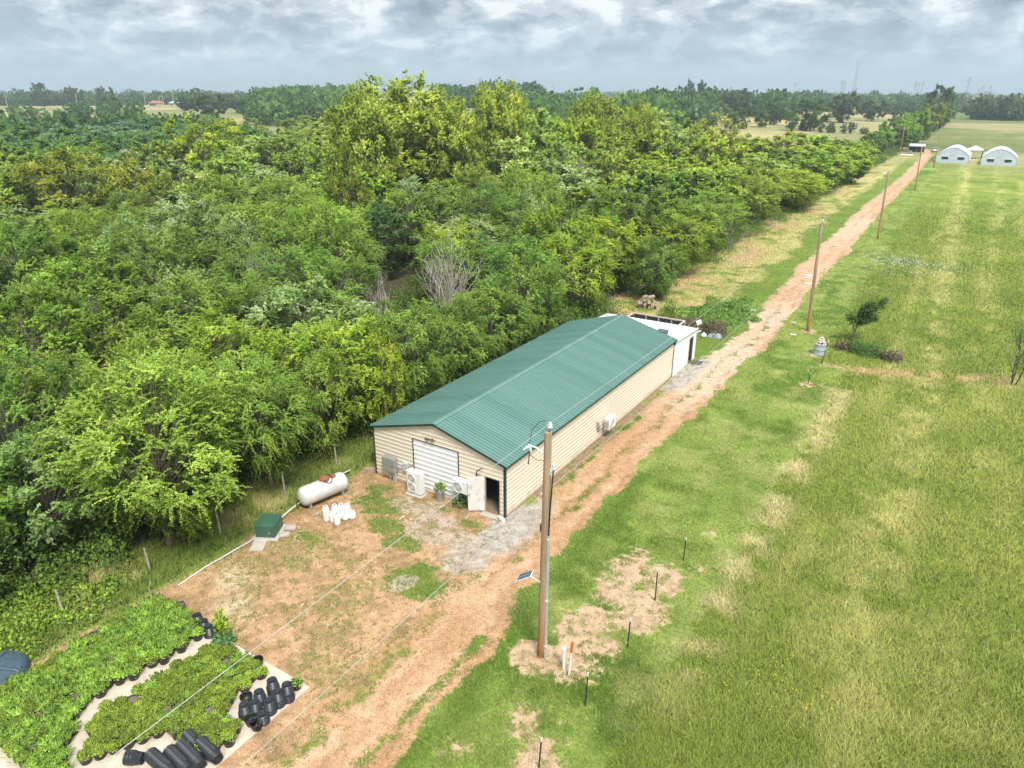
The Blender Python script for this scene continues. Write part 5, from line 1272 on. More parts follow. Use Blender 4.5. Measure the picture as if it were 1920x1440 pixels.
# white pipe lying along the wood
def pipe(name, label, pts, rad, mat, cat='pipe', z=.05):
    t = thing(name, label, cat, (*G(*pts[0]), 0)); q_ = [(*G(px, py, z), z) for px, py in pts]; m = MB(); m.path(q_, rad, 8); m.build('pipe', mat, t); return t
PVC = worn('white_pvc', (.76, .74, .69), .45, .08, 2)
pipe('white_pipe', 'long white pipe lying on the ground behind the propane tank, up to the utility box', [(657, 881), (642, 888), (624, 899), (606, 911), (588, 923), (565, 940), (545, 955), (525, 972)], .030, PVC, 'pipe', .28)
pipe('white_pipe', 'white pipe lying on the dirt from the utility box towards the potted plants', [(484, 1004), (467, 1016), (440, 1031), (415, 1046), (385, 1063), (358, 1081), (334, 1098)], .030, PVC)
pipe('white_pipe', 'short white pipe in the weeds above the potted plants', [(230, 1163), (212, 1173), (196, 1184), (176, 1201)], .030, PVC)
pipe('white_pipe', 'white pipe end showing beside the black tank at the left rim', [(14, 1306), (0, 1314), (-14, 1322)], .030, PVC)
pipe('white_stick', 'short white stick on the grass before the gable', [(748, 974), (758, 967)], .03, PVC, 'stick', .03)
# old fence posts along the wood
POST = worn('weathered_post', (.40, .36, .30), .9, .22, 4, streak=True)
for (px, py, h, lean, lb) in ((122, 1158, 1.25, -.16, 'grey wooden stake leaning in the weeds above the potted plants'), (415, 1005, 1.3, -.10, 'pale leaning fence post under the big bright green tree'), (283, 1073, 1.2, -.14, 'grey fence post in the weeds left of the long white pipe'), (535, 932, 1.5, .0, 'pale fence post beside the bare trunk behind the propane tank'), (632, 876, 1.4, -.05, 'pale fence post near the left corner of the barn')):
    x, y = G(px, py); t = thing('fence_post', lb, 'fence post', (x, y, 0)); m = MB(); m.path([(x, y, -.1), (x+lean*.5, y, h*.5), (x+lean, y, h)], [.05, .047, .04], 7); m.build('post', POST, t)
fp = [(-11.2, -19.5), (-11.0, -15.7), (-10.8, -12.0), (-10.6, -8.5), (-10.9, -4.3), (-11.1, -.6)]
t = thing('wire_fence', 'thin rusty wire strung between the old posts along the wood', 'fence', (*fp[0], 0))
for z in (.5, .85, 1.15): m = MB(); m.path([(x, y, z) for x, y in fp], .006, 4); m.build('wire', RUST, t)

# ------------------------------------------------------------------ potted plants
SLAB = (-8.85, .17, -21.0, -13.05)
t = thing('nursery_slab', 'low sandy concrete slab under the potted plants', 'slab', (-4, -16, 0)); m = MB(); m.box(SLAB[0], SLAB[1], SLAB[2], SLAB[3], -.1, .07, .015); m.build('slab', SAND, t)
POTM = worn('pot_plastic', (.022, .023, .025), .42, .3, 5, stain=(.07, .06, .05), stain_at=(.5, .75))
def pot_mesh(r, h, up=True, filled=True):
    m = MB(); pr = [(r*.80, 0), (r*.98, h-.045), (r*1.06, h-.045), (r*1.07, h), (r*.99, h), (r*.96, h-.05)]
    if not filled: pr += [(r*.79, .02), (0, .02)]
    else: pr = pr[:]
    m.lathe(pr, (0, 0, 0), 16); return m
def potted(kind_, i, name='potted_plant'):
    rr = random.Random(100+i); t = thing(name, 'x', 'potted plant', (0, 0, 0)); loc_build(pot_mesh(.205, .30), 'pot', POTM, t)
    m = MB(); m.lathe([(.20, .25), (0, .265)], (0, 0, 0), 14); loc_build(m, 'soil', worn('potting_soil', (.085, .06, .04), .95, .3, 6), t)
    nq = (480, 620)[kind_]; r = np.random.default_rng(300+i)
    if kind_ == 0:
        a = r.uniform(0, 6.28, nq); lean = r.uniform(.1, 1.25, nq); Ls = r.uniform(.07, .20, nq)
        bx = np.stack([r.normal(0, .11, nq), r.normal(0, .11, nq), np.full(nq, .26)+r.uniform(0, .10, nq)], 1)
        d = np.stack([np.cos(a)*np.sin(lean), np.sin(a)*np.sin(lean), np.cos(lean)*.8], 1); ll = Ls; wd = .12
    else:
        d0 = unit(r.normal(size=(nq, 3))); d0[:, 2] = np.abs(d0[:, 2]); q_ = r.uniform(.3, 1, nq)**.5
        bx = d0*q_[:, None]*np.array([.225, .225, .14])+np.array([0, 0, .26]); d = unit(d0*.8+r.normal(0, .6, (nq, 3))+np.array([0, 0, .25])); ll = r.uniform(.04, .095, nq); wd = .24
    b = unit(np.cross(d, r.normal(size=(nq, 3)))); s = ll[:, None]
    V = np.stack([bx, bx+d*s*.5+b*s*wd, bx+d*s, bx+d*s*.5-b*s*wd], 1).reshape(-1, 3)
    me = mesh_np('foliage', V, 4, np.arange(len(V)), leaf_mat('leaves_pot', [(0, (.14, .23, .040)), (.5, (.36, .50, .085)), (1, (.62, .70, .20))]), {'tint': np.repeat(np.clip(r.normal(.45, .17, nq), 0, 1), 4), 'n_out': np.repeat(unit(bx-np.array([0, 0, .15])), 4, 0)})
    link('foliage', me, t); return t
src = [[potted(k, i+10*k) for i in range(5)] for k in (0, 1)]
used = set()
def inside(x, y, poly):
    c = False; n = len(poly)
    for i in range(n):
        (x0, y0), (x1, y1) = poly[i], poly[(i+1) % n]
        if (y0 > y) != (y1 > y) and x < (x1-x0)*(y-y0)/(y1-y0)+x0: c = not c
    return c
bed1 = [(-8.45, -13.2), (-7.4, -12.95), (-5.0, -13.45), (-5.62, -17.9), (-4.7, -18.6), (-4.2, -19.2), (-3.5, -19.4), (-3.2, -20.2), (-8.6, -20.3), (-8.6, -14.6)]
bed2 = [(-4.32, -13.55), (-1.55, -13.35), (-1.5, -14.4), (-1.35, -15.35), (-.1, -15.65), (-.05, -16.6), (-.75, -16.9), (-2.1, -17.0), (-2.7, -18.2), (-3.2, -19.1), (-3.95, -18.7), (-4.72, -17.9)]
rp = random.Random(9)
empties = 0
for bi, bed in enumerate((bed1, bed2)):
    yy = -20.4; row = 0
    while yy < -12.9:
        xx = -8.7+(row % 2)*.20
        while xx < .2:
            x, y = xx+rp.uniform(-.03, .03), yy+rp.uniform(-.03, .03)
            if inside(x, y, bed):
                u, v, w_ = to_px(x, y, .3)
                if -40 < u < 1960 and v < 1475:
                    gap = rp.random()
                    kind_ = bi if rp.random() > .08 else 1-bi
                    lb = ('grassy leaved potted plant in the bed left of the sandy aisle', 'round leaved potted plant in the bed right of the sandy aisle')[bi]
                    gp = ('potted plants left of the sandy aisle', 'potted plants right of the sandy aisle')[bi]
                    s_ = src[kind_][rp.randrange(5)]
                    if gap < .035:
                        t = thing('plant_pot', 'black pot without a plant among the potted plants '+('left' if bi == 0 else 'right')+' of the aisle', 'pot', (x, y, .07), 0, 'bare pots '+('left' if bi == 0 else 'right')+' of the aisle')
                        loc_build(pot_mesh(.205, .30), 'pot', POTM, t); m = MB(); m.lathe([(.20, .25), (0, .262)], (0, 0, 0), 14); loc_build(m, 'soil', worn('pale_soil', (.19, .15, .11), .95, .3, 6), t)
                    else:
                        kind_name = 'grassy leaved' if kind_ == 0 else 'round leaved'
                        lb = f'{kind_name} potted plant in the bed {"left" if bi == 0 else "right"} of the sandy aisle'
                        gp = f'{kind_name} plants {"left" if bi == 0 else "right"} of the sandy aisle'
                        if id(s_) not in used: used.add(id(s_)); t = s_; t.location = (x, y, .07); t.rotation_euler = (0, 0, rp.uniform(0, 6.28)); t['label'] = lb; t['group'] = gp
                        else: t = copy_thing(s_, (x, y, .07), rp.uniform(0, 6.28), lb, gp)
                        k_s = rp.uniform(.8, 1.25); t.scale = (rp.uniform(.97, 1.03), rp.uniform(.97, 1.03), k_s)
                        for ch in t.children:
                            if ch.name.startswith('foliage'):
                                b_ = rp.uniform(.85, 1.4); ch.color = ((b_*1.0, b_*1.12, b_*.95, 1) if kind_ == 0 else (b_*1.0, b_*.98, b_*.72, 1))
            xx += .405
        yy += .355; row += 1
for k in src:
    for s_ in k:
        if id(s_) not in used:
            for ch in list(s_.children): bpy.data.objects.remove(ch)
            bpy.data.objects.remove(s_)
# upside-down nested pots in stacks, each pot its own thing
pot_proto = None
def nested(label, group, x, y, n, z0=.07, rz=0.0, lying=None):
    global pot_proto
    for k in range(n):
        if pot_proto is None:
            pot_proto = thing('plant_pot', label, 'pot', (0, 0, 0), 0, group)
            m = MB(); r, h = .21, .34
            m.lathe([(r*1.07, 0), (r*1.07, .05), (r*.99, .055), (r*.80, h), (r*.74, h), (r*.70, h-.012), (0, h-.012)], (0, 0, 0), 20); nb = len(m.f)
            for q_ in range(5):
                a = q_*1.2566; m.lathe([(.028, h-.011), (0, h-.0105)], (.105*math.cos(a), .105*math.sin(a), 0), 8)
            bo = loc_build(m, 'body', worn('empty_pot', (.026, .030, .038), .38, .3, 4, stain=(.11, .09, .075), stain_at=(.56, .75), stain_scale=4), pot_proto)
            bo.data.materials.append(worn('drain_dark', (.006, .006, .007), .9, .2, 5)); bo.data.polygons.foreach_set('material_index', [0]*nb+[1]*(len(m.f)-nb))
            o = pot_proto
        else: o = copy_thing(pot_proto, (0, 0, 0), 0, label, group)
        if lying is None: o.location = (x+rp.uniform(-.012, .012), y+rp.uniform(-.012, .012), z0+k*.085); o.rotation_euler = (0, 0, rp.uniform(0, 6.28))
        else:
            dx, dy = lying; o.location = (x+dx*k*.10, y+dy*k*.10, z0+.225); o.rotation_euler = (0, math.pi/2, math.atan2(dy, dx))
for (px, py, n, nm) in ((514, 1299, 4, 'hindmost'), (541, 1311, 5, 'tallest'), (488, 1318, 3, 'leftmost rear'), (524, 1321, 4, 'third along the slab edge'), (480, 1337, 3, 'middle'), (507, 1335, 3, 'fourth along the slab edge'), (461, 1342, 3, 'left front')):
    x, y = G(px, py, .07); nested(f'upturned black pot in the {nm} stack at the slab corner', f'pots of the {nm} stack', x, y, n)
x, y = G(494, 1353, .07); nested('single upturned black pot at the slab edge before the stacks', None, x, y, 1)
for (px, py, n, nm) in ((372, 1172, 3, 'tallest'), (384, 1180, 2, 'middle'), (394, 1191, 2, 'short'), (402, 1187, 1, 'last')):
    x, y = G(px, py, .07); nested(f'upturned black pot in the {nm} stack at the head of the left bed', f'pots of the {nm} stack at the left bed', x, y, n)
for (px, py, n, nm, dr) in ((283, 1418, 9, 'first', -.06), (318, 1412, 9, 'second', -.10), (340, 1400, 10, 'third', -.12), (376, 1396, 8, 'fourth', -.10), (352, 1382, 4, 'short upper', -.15), (238, 1424, 3, 'leftmost short', .5), (300, 1432, 5, 'lowest', -.05)):
    x, y = G(px, py, .2); nested(f'black pot lying in the {nm} row of nested pots at the lower slab edge', f'pots of the {nm} lying row', x, y, n, .07, 0, (math.cos(dr), math.sin(dr)))
for (px, py, lb) in ((472, 1357, 'open black pot at the slab edge behind the single upturned one'), (482, 1365, 'open black pot nearest the slab edge'), (484, 1247, 'open black pot alone at the rear edge of the right bed'), (463, 1316, 'open black pot with tan soil beside the stacks')):
    x, y = G(px, py, .07); t = thing('plant_pot', lb, 'pot', (x, y, .07)); loc_build(pot_mesh(.205, .28, True, False), 'pot', POTM, t)
x, y = G(557, 1291, .07); t = thing('small_plant', 'small potted plant at the rear corner of the slab', 'potted plant', (x, y, .07)); loc_build(pot_mesh(.16, .26), 'pot', POTM, t); leaves_part(t, (x, y, .30), .2, .2, 90, .1, 'elm', (1.1, 1.3, .9), 12)
x, y = G(418, 1193); t = thing('yellow_plant', 'bright yellow green leafy plant at the head of the aisle', 'plant', (x, y, 0)); leaves_part(t, (x, y, .05), .24, 1.25, 260, .15, 'oak', (1.7, 1.75, .7), 13, up=.9)
m = MB(); m.path([(x, y, 0), (x+.03, y, .6), (x, y+.05, 1.2)], .015, 5); m.build('stem', BARK, t)
x, y = G(420, 1217); t = thing('bluish_plant', 'blue green grassy plant at the head of the right bed', 'plant', (x, y, .07)); leaves_part(t, (x, y, .2), .38, .3, 260, .2, 'pale', (.7, 1.0, .9), 14, up=.6); m = MB(); pm = pot_mesh(.2, .28); pm.v = [(a+x, b+y, c+.07) for a, b, c in pm.v]; pm.build('pot', POTM, t)
# black stock tank lying upside down at the left rim
TK = worn('tank_blue_black', (.060, .098, .130), .42, .25, 3, stain=(.085, .12, .15), stain_at=(.5, .75), stain_scale=6)
x, y = -9.85, -18.85; t = thing('water_tank', 'dark blue black plastic tank with raised ribs at the left rim', 'tank', (x, y, 0), .3)
m = MB(); m.lathe([(1.18, 0), (1.22, .05), (1.17, .26), (1.10, .34), (.95, .41), (.3, .47), (0, .48)], (0, 0, 0), 36); loc_build(m, 'shell', TK, t)
m = MB()
for k in range(4):
    a = k*math.pi/2+.25
    for q_ in (1,): m.path([(math.cos(a)*.20, math.sin(a)*.20, .47), (math.cos(a)*.6, math.sin(a)*.6, .445), (math.cos(a)*.95, math.sin(a)*.95, .41), (math.cos(a)*1.10, math.sin(a)*1.10, .33)], [.075, .075, .07, .05], 8)
loc_build(m, 'rib', TK, t); m = MB(); m.lathe([(.30, .44), (.30, .52), (.26, .55), (0, .555)], (0, 0, 0), 20); loc_build(m, 'lid', TK, t)

# ------------------------------------------------------------------ poles, wires, posts by the drive
def pole_mat():
    m, nt, bs, out = new_mat('weathered_pole')
    tcd = nd(nt, 'ShaderNodeTexCoord'); s = nd(nt, 'ShaderNodeSeparateXYZ'); nt.links.new(tcd.outputs['Object'], s.inputs[0])
    g = noise(nt, 6, 6, .65, stretch=(1, 1, .05)); b = noise(nt, 1.1, 4, .6)
    grey = ramp(nt, g, [(.3, (.22, .14, .085)), (.55, (.40, .275, .175)), (.75, (.55, .41, .29))])
    red = ramp(nt, g, [(.3, (.22, .085, .025)), (.7, (.46, .21, .07))])
    z = nd(nt, 'ShaderNodeMath', operation='MULTIPLY_ADD'); nt.links.new(b, z.inputs[0]); z.inputs[1].default_value = 2.4; nt.links.new(s.outputs[2], z.inputs[2])
    mr = nd(nt, 'ShaderNodeMapRange'); nt.links.new(z.outputs[0], mr.inputs[0]); mr.inputs[1].default_value = 4.4; mr.inputs[2].default_value = 1.6
    c = mix(nt, mr.outputs[0], grey, red)
    d2 = nd(nt, 'ShaderNodeMapRange'); nt.links.new(z.outputs[0], d2.inputs[0]); d2.inputs[1].default_value = 1.55; d2.inputs[2].default_value = 1.15
    c = mix(nt, d2.outputs[0], c, (.05, .03, .02))
    nt.links.new(c, bs.inputs['Base Color']); bs.inputs['Roughness'].default_value = .85; bump(nt, bs, g, .5, .02); return m
PM = pole_mat()
INS = worn('porcelain', (.78, .78, .80), .25, .05, 6)
STEELW = worn('pale_bracket', (.72, .74, .77), .4, .08, 5)
POLES = [(6.3, -7.3, 9.28, .10, 'weathered wooden utility pole nearest the camera, with a steel conduit up its side'), (6.1, 40.1, 9.4, -.22, 'wooden utility pole beside the drive beyond the barn, second along the line'),
         (5.2, 91.9, 9.4, -.2, 'third wooden utility pole along the drive, yellow flowers at its foot'), (4.2, 157.9, 9.1, -.3, 'fourth wooden utility pole along the drive'), (3.5, 220, 9.5, -.2, 'wooden utility pole just before the left white greenhouse'),
         (-10.7, 275, 9.4, -.3, 'far wooden utility pole at the end of the wood, left of the drive')]
TOPS = []
for i, (x, y, h, lx_, lb) in enumerate(POLES):
    t = thing('utility_pole', lb, 'utility pole', (x, y, 0))
    r0, r1 = (.165, .125) if i == 0 else (.15, .11)
    n_ = 9; m = MB(); m.path([(lx_*(k/n_), 0, -.2+(h+.2)*k/n_) for k in range(n_+1)], [r0+(r1-r0)*k/n_ for k in range(n_+1)], 14); loc_build(m, 'pole', PM, t)
    m = MB(); m.path([(lx_+.05, 0, h-.25), (lx_+.06, 0, h+.22)], .016, 6); loc_build(m, 'insulator_pin', BLACKM, t)
    m = MB(); m.lathe([(.035, h+.16), (.085, h+.18), (.09, h+.22), (.05, h+.24), (.075, h+.26), (.08, h+.30), (.04, h+.33), (.05, h+.36), (0, h+.37)], (lx_+.06, 0, 0), 14); loc_build(m, 'insulator', INS, t)
    TOPS.append(((x+lx_+.06, y, h+.34), (x+lx_*.78-.16, y, h*.745)))
    m = MB(); m.path([(lx_*.75-.1, 0, h*.745), (lx_*.75-.2, 0, h*.745)], [.03, .055], 8); loc_build(m, 'neutral_clevis', INS, t)
    if i == 0:
        m = MB(); m.path([(.18, -.02, 0), (.19, -.02, 3), (.21, -.02, 5.35)], .058, 12); loc_build(m, 'conduit', GALV, t); cd = t.children[-1]
        for z in (.55, 2.6, 5.2): m2 = MB(); m2.box(.0, .27, -.085, -.06, z, z+.05); o = m2.build('strap', STEELW); o.parent = cd
        m = MB(); m.path([(.21, -.02, 5.3), (.25, -.03, 6.4), (.32, -.05, 7.55), (.36, -.06, 8.05)], .026, 8); loc_build(m, 'riser_cable', DARK, t)
        m = MB(); m.path([(.08, -.02, 7.62), (.24, -.05, 7.80), (.36, -.06, 8.0)], .03, 8); m.path([(.10, 0, 8.25), (.17, -.02, 8.05), (.26, -.04, 7.85)], .018, 6); loc_build(m, 'cable_bracket', STEELW, t)
        m = MB(); m.lathe([(.05, 8.02), (.055, 8.08), (.03, 8.1), (.055, 8.12), (.05, 8.2), (.02, 8.24), (0, 8.25)], (.37, -.06, 0), 10); m.lathe([(.055, 8.05), (.06, 8.1), (.035, 8.12), (.06, 8.15), (.055, 8.3), (0, 8.32)], (.14, -.03, 0), 10); loc_build(m, 'lightning_arrester', STEELW, t)
        m = MB(); m.path([(.0, -.02, 8.45), (-.30, -.10, 8.66), (-.46, -.14, 8.68)], .032, 8); loc_build(m, 'arm', STEELW, t)
        m = MB(); m.path([(-.46, -.14, 8.70), (-.62, -.20, 8.60)], .05, 8); m.path([(-.50, -.18, 8.74), (-.48, -.12, 8.46)], .045, 8); m.path([(-.58, -.16, 8.62), (-.70, -.22, 8.52)], .03, 8); loc_build(m, 'cutout', INS, t)
        m = MB(); m.path([(-.50, -.17, 8.5), (-.52, -.18, 8.2), (-.54, -.18, 8.02)], [.03, .02, .03], 8); loc_build(m, 'fuse_tube', BROWN, t)
        m = MB(); m.path([(-.52, -.16, 8.74), (-.50, -.05, 9.2), (-.30, .1, 9.52), (-.1, .2, 9.56)], .012, 6); m.path([(-.5, -.15, 8.35), (-.25, -.1, 8.2), (.1, -.05, 8.25)], .01, 6); loc_build(m, 'jumper_wire', BLACKM, t)
        m = MB(); m.path([(-.02, -.1, 3.35), (-.34, -.38, 3.72)], .022, 8); loc_build(m, 'panel_arm', STEELW, t)
        m = MB(); m.obox((-.46, -.46, 3.70), .62, .42, .025, .25, .005, -.55); loc_build(m, 'solar_frame', STEELW, t); sf = t.children[-1]
        m = MB()
        for a in range(6):
            for b in range(3): m.obox((-.46, -.46, 3.70), .001, .001, .001, 0)
        m = MB(); cells = MB()
        ca, sa, ct, st = math.cos(.25), math.sin(.25), math.cos(-.55), math.sin(-.55)
        for a in range(6):
            for b in range(2):
                cx, cyy = -.30+.096*(a+.5)+.012, -.20+.2*(b+.5)
                qs = []
                for dx, dy in ((-.043, -.092), (.043, -.092), (.043, .092), (-.043, .092)):
                    u, v, z = cx+dx, cyy+dy, .029; u, z = u*ct+z*st, -u*st+z*ct; qs.append((-.46+u*ca-v*sa, -.46+u*sa+v*ca, 3.70+z))
                cells.add(qs, [(0, 1, 2, 3)])
        o = cells.build('solar_cells', worn('solar_cell', (.06, .085, .13), .2, .15, 4)); o.parent = sf
        m = MB(); m.box(-.13, -.118, -.04, .05, 5.4, 5.7); loc_build(m, 'tag_plate', BLACKM, t)
    elif i < 3:
        m = MB(); m.box(lx_*.9-.01, lx_*.9+.12, -.12, -.105, h-.9, h-.2); loc_build(m, 'bracket', GALV, t)
WIREM = worn('bright_wire', (.60, .59, .56), .4, .1, 2, .3)
tops = [((6.6, -57, 9.65), (6.2, -57, 6.95))]+TOPS[:5]
def wire(label, pts, sag):
    t = thing('power_line', label, 'power line', pts[0])
    for a, b in zip(pts[:-1], pts[1:]):
        a, b = Vector(a), Vector(b); n_ = 20; m = MB()
        m.path([a.lerp(b, k/n_)-Vector((0, 0, sag*4*(k/n_)*(1-k/n_))) for k in range(n_+1)], .0075, 5); m.build('span', WIREM, t)
wire('upper power line strung along the tops of the utility poles', [a for a, b in tops], .35)
wire('lower power line strung below the upper one along the utility poles', [b for a, b in tops], .45)
TP = worn('post_green', (.035, .050, .040), .6, .25, 4)
TPW = worn('post_white', (.78, .78, .75), .5, .06, 4)
for (px, py, h, lean, lb) in ((1010, 1440, 1.25, .06, 'dark steel fence post with white top at the bottom rim of the picture'), (1097, 1323, 1.45, .04, 'dark steel fence post with white top just right below the white pipes'), (1176, 1215, 1.4, .04, 'dark steel fence post with white top between the bare patches'),
                              (1228, 1127, 1.65, .0, 'tallest dark steel fence post right of the big bare patch'), (1281, 1052, 1.25, .02, 'dark steel fence post with white top, last before the long gap'), (1515, 720, 1.35, .05, 'steel fence post with two white bands in the mown verge beyond the barn'), (1540, 682, 1.95, .22, 'leaning steel fence post with white bands beside the stone filled drum')):
    x, y = G(px, py); t = thing('steel_post', lb, 'fence post', (x, y, 0))
    m = MB(); a, b = Vector((x, y, -.1)), Vector((x+lean, y+lean*.6, h)); dv = (b-a)
    for dx, dy, rr in ((0, 0, .013), (.020, 0, .008), (-.020, 0, .008), (0, .020, .009)): m.path([a+Vector((dx, dy, 0)), a+Vector((dx, dy, 0))+dv*.90], rr, 5)
    m.build('post', TP, t); m = MB(); m.path([a+dv*.90, b], .027, 8)
    if 'band' in lb: m.path([a+dv*.62, a+dv*.67], .034, 8)
    m.build('white_cap', TPW, t)
x, y = G(1065, 1262); t = thing('marker_post', 'white marker post with an orange top beside the nearest utility pole', 'marker post', (x+.06, y-.02, 0)); m = MB(); m.path([(x+.06, y-.04, -.1), (x+.09, y+.02, .98)], .048, 12); m.build('post', PVC, t); m = MB(); m.path([(x+.09, y+.021, .98), (x+.105, y+.05, 1.42)], .05, 12); m.build('orange_top', worn('orange_sleeve', (.62, .13, .02), .55, .12, 4), t)
x, y = G(1058, 1254); t = thing('vent_pipe', 'capped white pipe standing beside the orange topped marker post', 'pipe', (x, y, 0)); m = MB(); m.path([(x-.02, y, -.1), (x-.05, y+.03, .80)], .062, 14); m.build('pipe', PVC, t); m = MB(); m.path([(x-.05, y+.03, .79), (x-.053, y+.033, .90)], .088, 14); m.build('cap', PVC, t)
x, y = G(1536, 664); t = thing('stone_drum', 'grey steel drum heaped with pale stones on the mown verge', 'drum', (x, y, 0)); m = MB(); m.lathe([(.46, 0), (.48, .03), (.46, .06), (.46, .42), (.48, .45), (.46, .48), (.46, .84), (.48, .88), (.45, .89), (.44, .80), (0, .8)], (x, y, 0), 24); m.build('drum', worn('drum_grey', (.40, .44, .48), .5, .15, 3), t)
sr = random.Random(8)
def stone(label, x, y, z, s, group=None, mat=None, rz=0):
    t = thing('stone', label, 'stone', (x, y, z), rz, group); m = MB(); n_ = 8
    prof = [(0, 0)]+[(s*math.sin(a)*sr.uniform(.85, 1.1), s*.7*(1-math.cos(a))) for a in np.linspace(.3, 2.8, 6)]+[(0, s*1.35)]
    m.lathe(prof, (0, 0, 0), n_, smooth=False); m.v = [(a*sr.uniform(.85, 1.15), b*sr.uniform(.85, 1.15), c) for a, b, c in m.v]; o = m.build('rock', mat or worn('pale_stone', (.62, .50, .42), .9, .25, 4, stain=(.2, .13, .1), stain_at=(.55, .65))); o.parent = t; return t
for lev, n_, rad in ((0, 7, .30), (1, 6, .24), (2, 4, .15), (3, 2, .07)):
    for k in range(n_):
        a = 2*math.pi*k/n_+lev*.4; stone('pale stone heaped on the grey drum', x+rad*math.cos(a), y+rad*math.sin(a), .80+lev*.17, sr.uniform(.11, .155), 'stones heaped on the drum')
# flat stones showing in the drive, small litter
for i, (px, py, s, lb) in enumerate(((1517, 517, .62, 'pale flat stone slab in the drive beside the second utility pole'), (1513, 521, .4, 'small flat stone below the pale slab in the drive'), (1515, 532, .5, 'flat stone in the drive, lowest of three'), (1571, 461, .45, 'pale flat stone in the drive right of the third pole'), (1487, 628, .3, 'white stone on the grass left of the second pole'), (1487, 605, .26, 'white stone at the grass edge near the second pole'), (1412, 582, .3, 'pale board piece at the left edge of the drive'), (1626, 396, .5, 'white stone in the pale stretch of the drive'))):
    x, y = G(px, py); t = thing('flat_stone', lb, 'stone', (x, y, 0)); m = MB(); m.obox((x, y, 0), s*1.6, s, .07, sr.uniform(-.4, .4), .03); m.build('slab', worn('slab_stone', (.62, .58, .54), .9, .14, 3), t)

# ------------------------------------------------------------------ far end of the drive: greenhouses, tent, car, shelter
GH = worn('greenhouse_film', (.55, .62, .72), .35, .07, .6, stain=(.55, .62, .68), stain_at=(.55, .8), stain_scale=.8)
GHT = worn('greenhouse_top', (.74, .77, .83), .35, .05, .6)
def greenhouse(label, xl, xr, y, ln, h, eave):
    t = thing('greenhouse', label, 'greenhouse', ((xl+xr)/2, y, 0)); c = (xl+xr)/2; hw = (xr-xl)/2; n_ = 18
    pr = []
    for k in range(n_+1):
        u = -1+2*k/n_; pr.append((c+u*hw, eave+(h-eave)*(1-abs(u)**1.75)))
    prf = [(xl, 0)]+pr+[(xr, 0)]
    m = MB(); b = len(prf)
    for a in range(6):
        yy = y+.15+(ln-.15)*a/5
        for q_ in prf: m.v.append((q_[0], yy, q_[1]))
    for a in range(5):
        for k in range(b-1): m.f.append((a*b+k, a*b+k+1, (a+1)*b+k+1, (a+1)*b+k)); m.sm.append(True)
    m.build('cover', GHT, t)
    m = MB(); vs = [(q_[0], y+.2, q_[1]) for q_ in prf]; m.add(vs, [tuple(range(len(vs)))]); m.build('end_wall', GH, t); ew = t.children[-1]; m = MB(); m.add([(a, y+ln-.1, z) for a, _, z in vs], [tuple(range(len(vs)))[::-1]]); m.build('end_wall', GH, t)
    for u in (-.48, .50):
        x0 = c+u*hw; m = MB(); m.box(x0-.85, x0+.85, y+.12, y+.2, 1.0, 1.75); m.build('window', BLACKM, ew)
        m = MB(); m.box(x0-.92, x0+.92, y+.02, y+.2, 1.755, 1.83); m.build('sill', GHT, ew)
    m = MB()
    for u in (-.13, .11): m.box(c+u*hw-.03, c+u*hw+.03, y+.14, y+.2, 0, h-.5)
    m.box(c-.13*hw+.03, c+.11*hw-.03, y+.15, y+.2, 2.2, 2.26); m.build('door', worn('gh_frame', (.50, .58, .62), .5, .1, 2), ew)
    m = MB(); m.path([(q_[0], y+.15, q_[1]) for q_ in prf], .06, 6); m.path([(q_[0], y+ln, q_[1]) for q_ in prf], .06, 6); m.build('hoop', worn('gh_frame', (.50, .58, .62), .5, .1, 2), t)
    m = MB(); m.box(xl-.04, xl+.1, y, y+ln, 0, .35); m.box(xr-.1, xr+.04, y, y+ln, 0, .35); m.build('base_board', worn('gh_board', (.30, .30, .30), .8, .2, 2), t)
greenhouse('left one of two white arched greenhouses beside the far end of the drive', 2.6, 11.3, 240.6, 16, 4.45, 2.0)
greenhouse('right one of two white arched greenhouses, near the right rim of the picture', 14.5, 23.4, 237.6, 16, 4.55, 2.1)
x, y = 11.9, 262; t = thing('canopy_tent', 'cream canopy tent standing between the two greenhouses', 'canopy tent', (x, y, 0))
m = MB(); zz = 2.9; hw = 2.3
m.add([(x-hw, y-hw, zz), (x+hw, y-hw, zz), (x+hw, y+hw, zz), (x-hw, y+hw, zz), (x, y, zz+1.2), (x-hw, y-hw, zz-.3), (x+hw, y-hw, zz-.3), (x+hw, y+hw, zz-.3), (x-hw, y+hw, zz-.3)], [(0, 1, 4), (1, 2, 4), (2, 3, 4), (3, 0, 4), (5, 6, 1, 0), (6, 7, 2, 1), (7, 8, 3, 2), (8, 5, 0, 3)]); m.build('canopy', worn('cream_cloth', (.74, .68, .56), .8, .06, 1), t)
for sx in (-1, 1):
    for sy in (-1, 1): m = MB(); m.path([(x+sx*(hw-.1), y+sy*(hw-.1), 0), (x+sx*(hw-.1), y+sy*(hw-.1), zz-.02)], .11, 6); m.build('leg', BLACKM, t)
t = thing('side_board', 'low grey white bench between the two greenhouses', 'bench', (13, 245, 0)); m = MB(); m.box(11.6, 14.3, 249, 249.5, .5, .62); m.box(11.8, 11.95, 249.05, 249.45, 0, .5); m.box(13.9, 14.05, 249.05, 249.45, 0, .5); m.build('bench', PLASTIC, t)
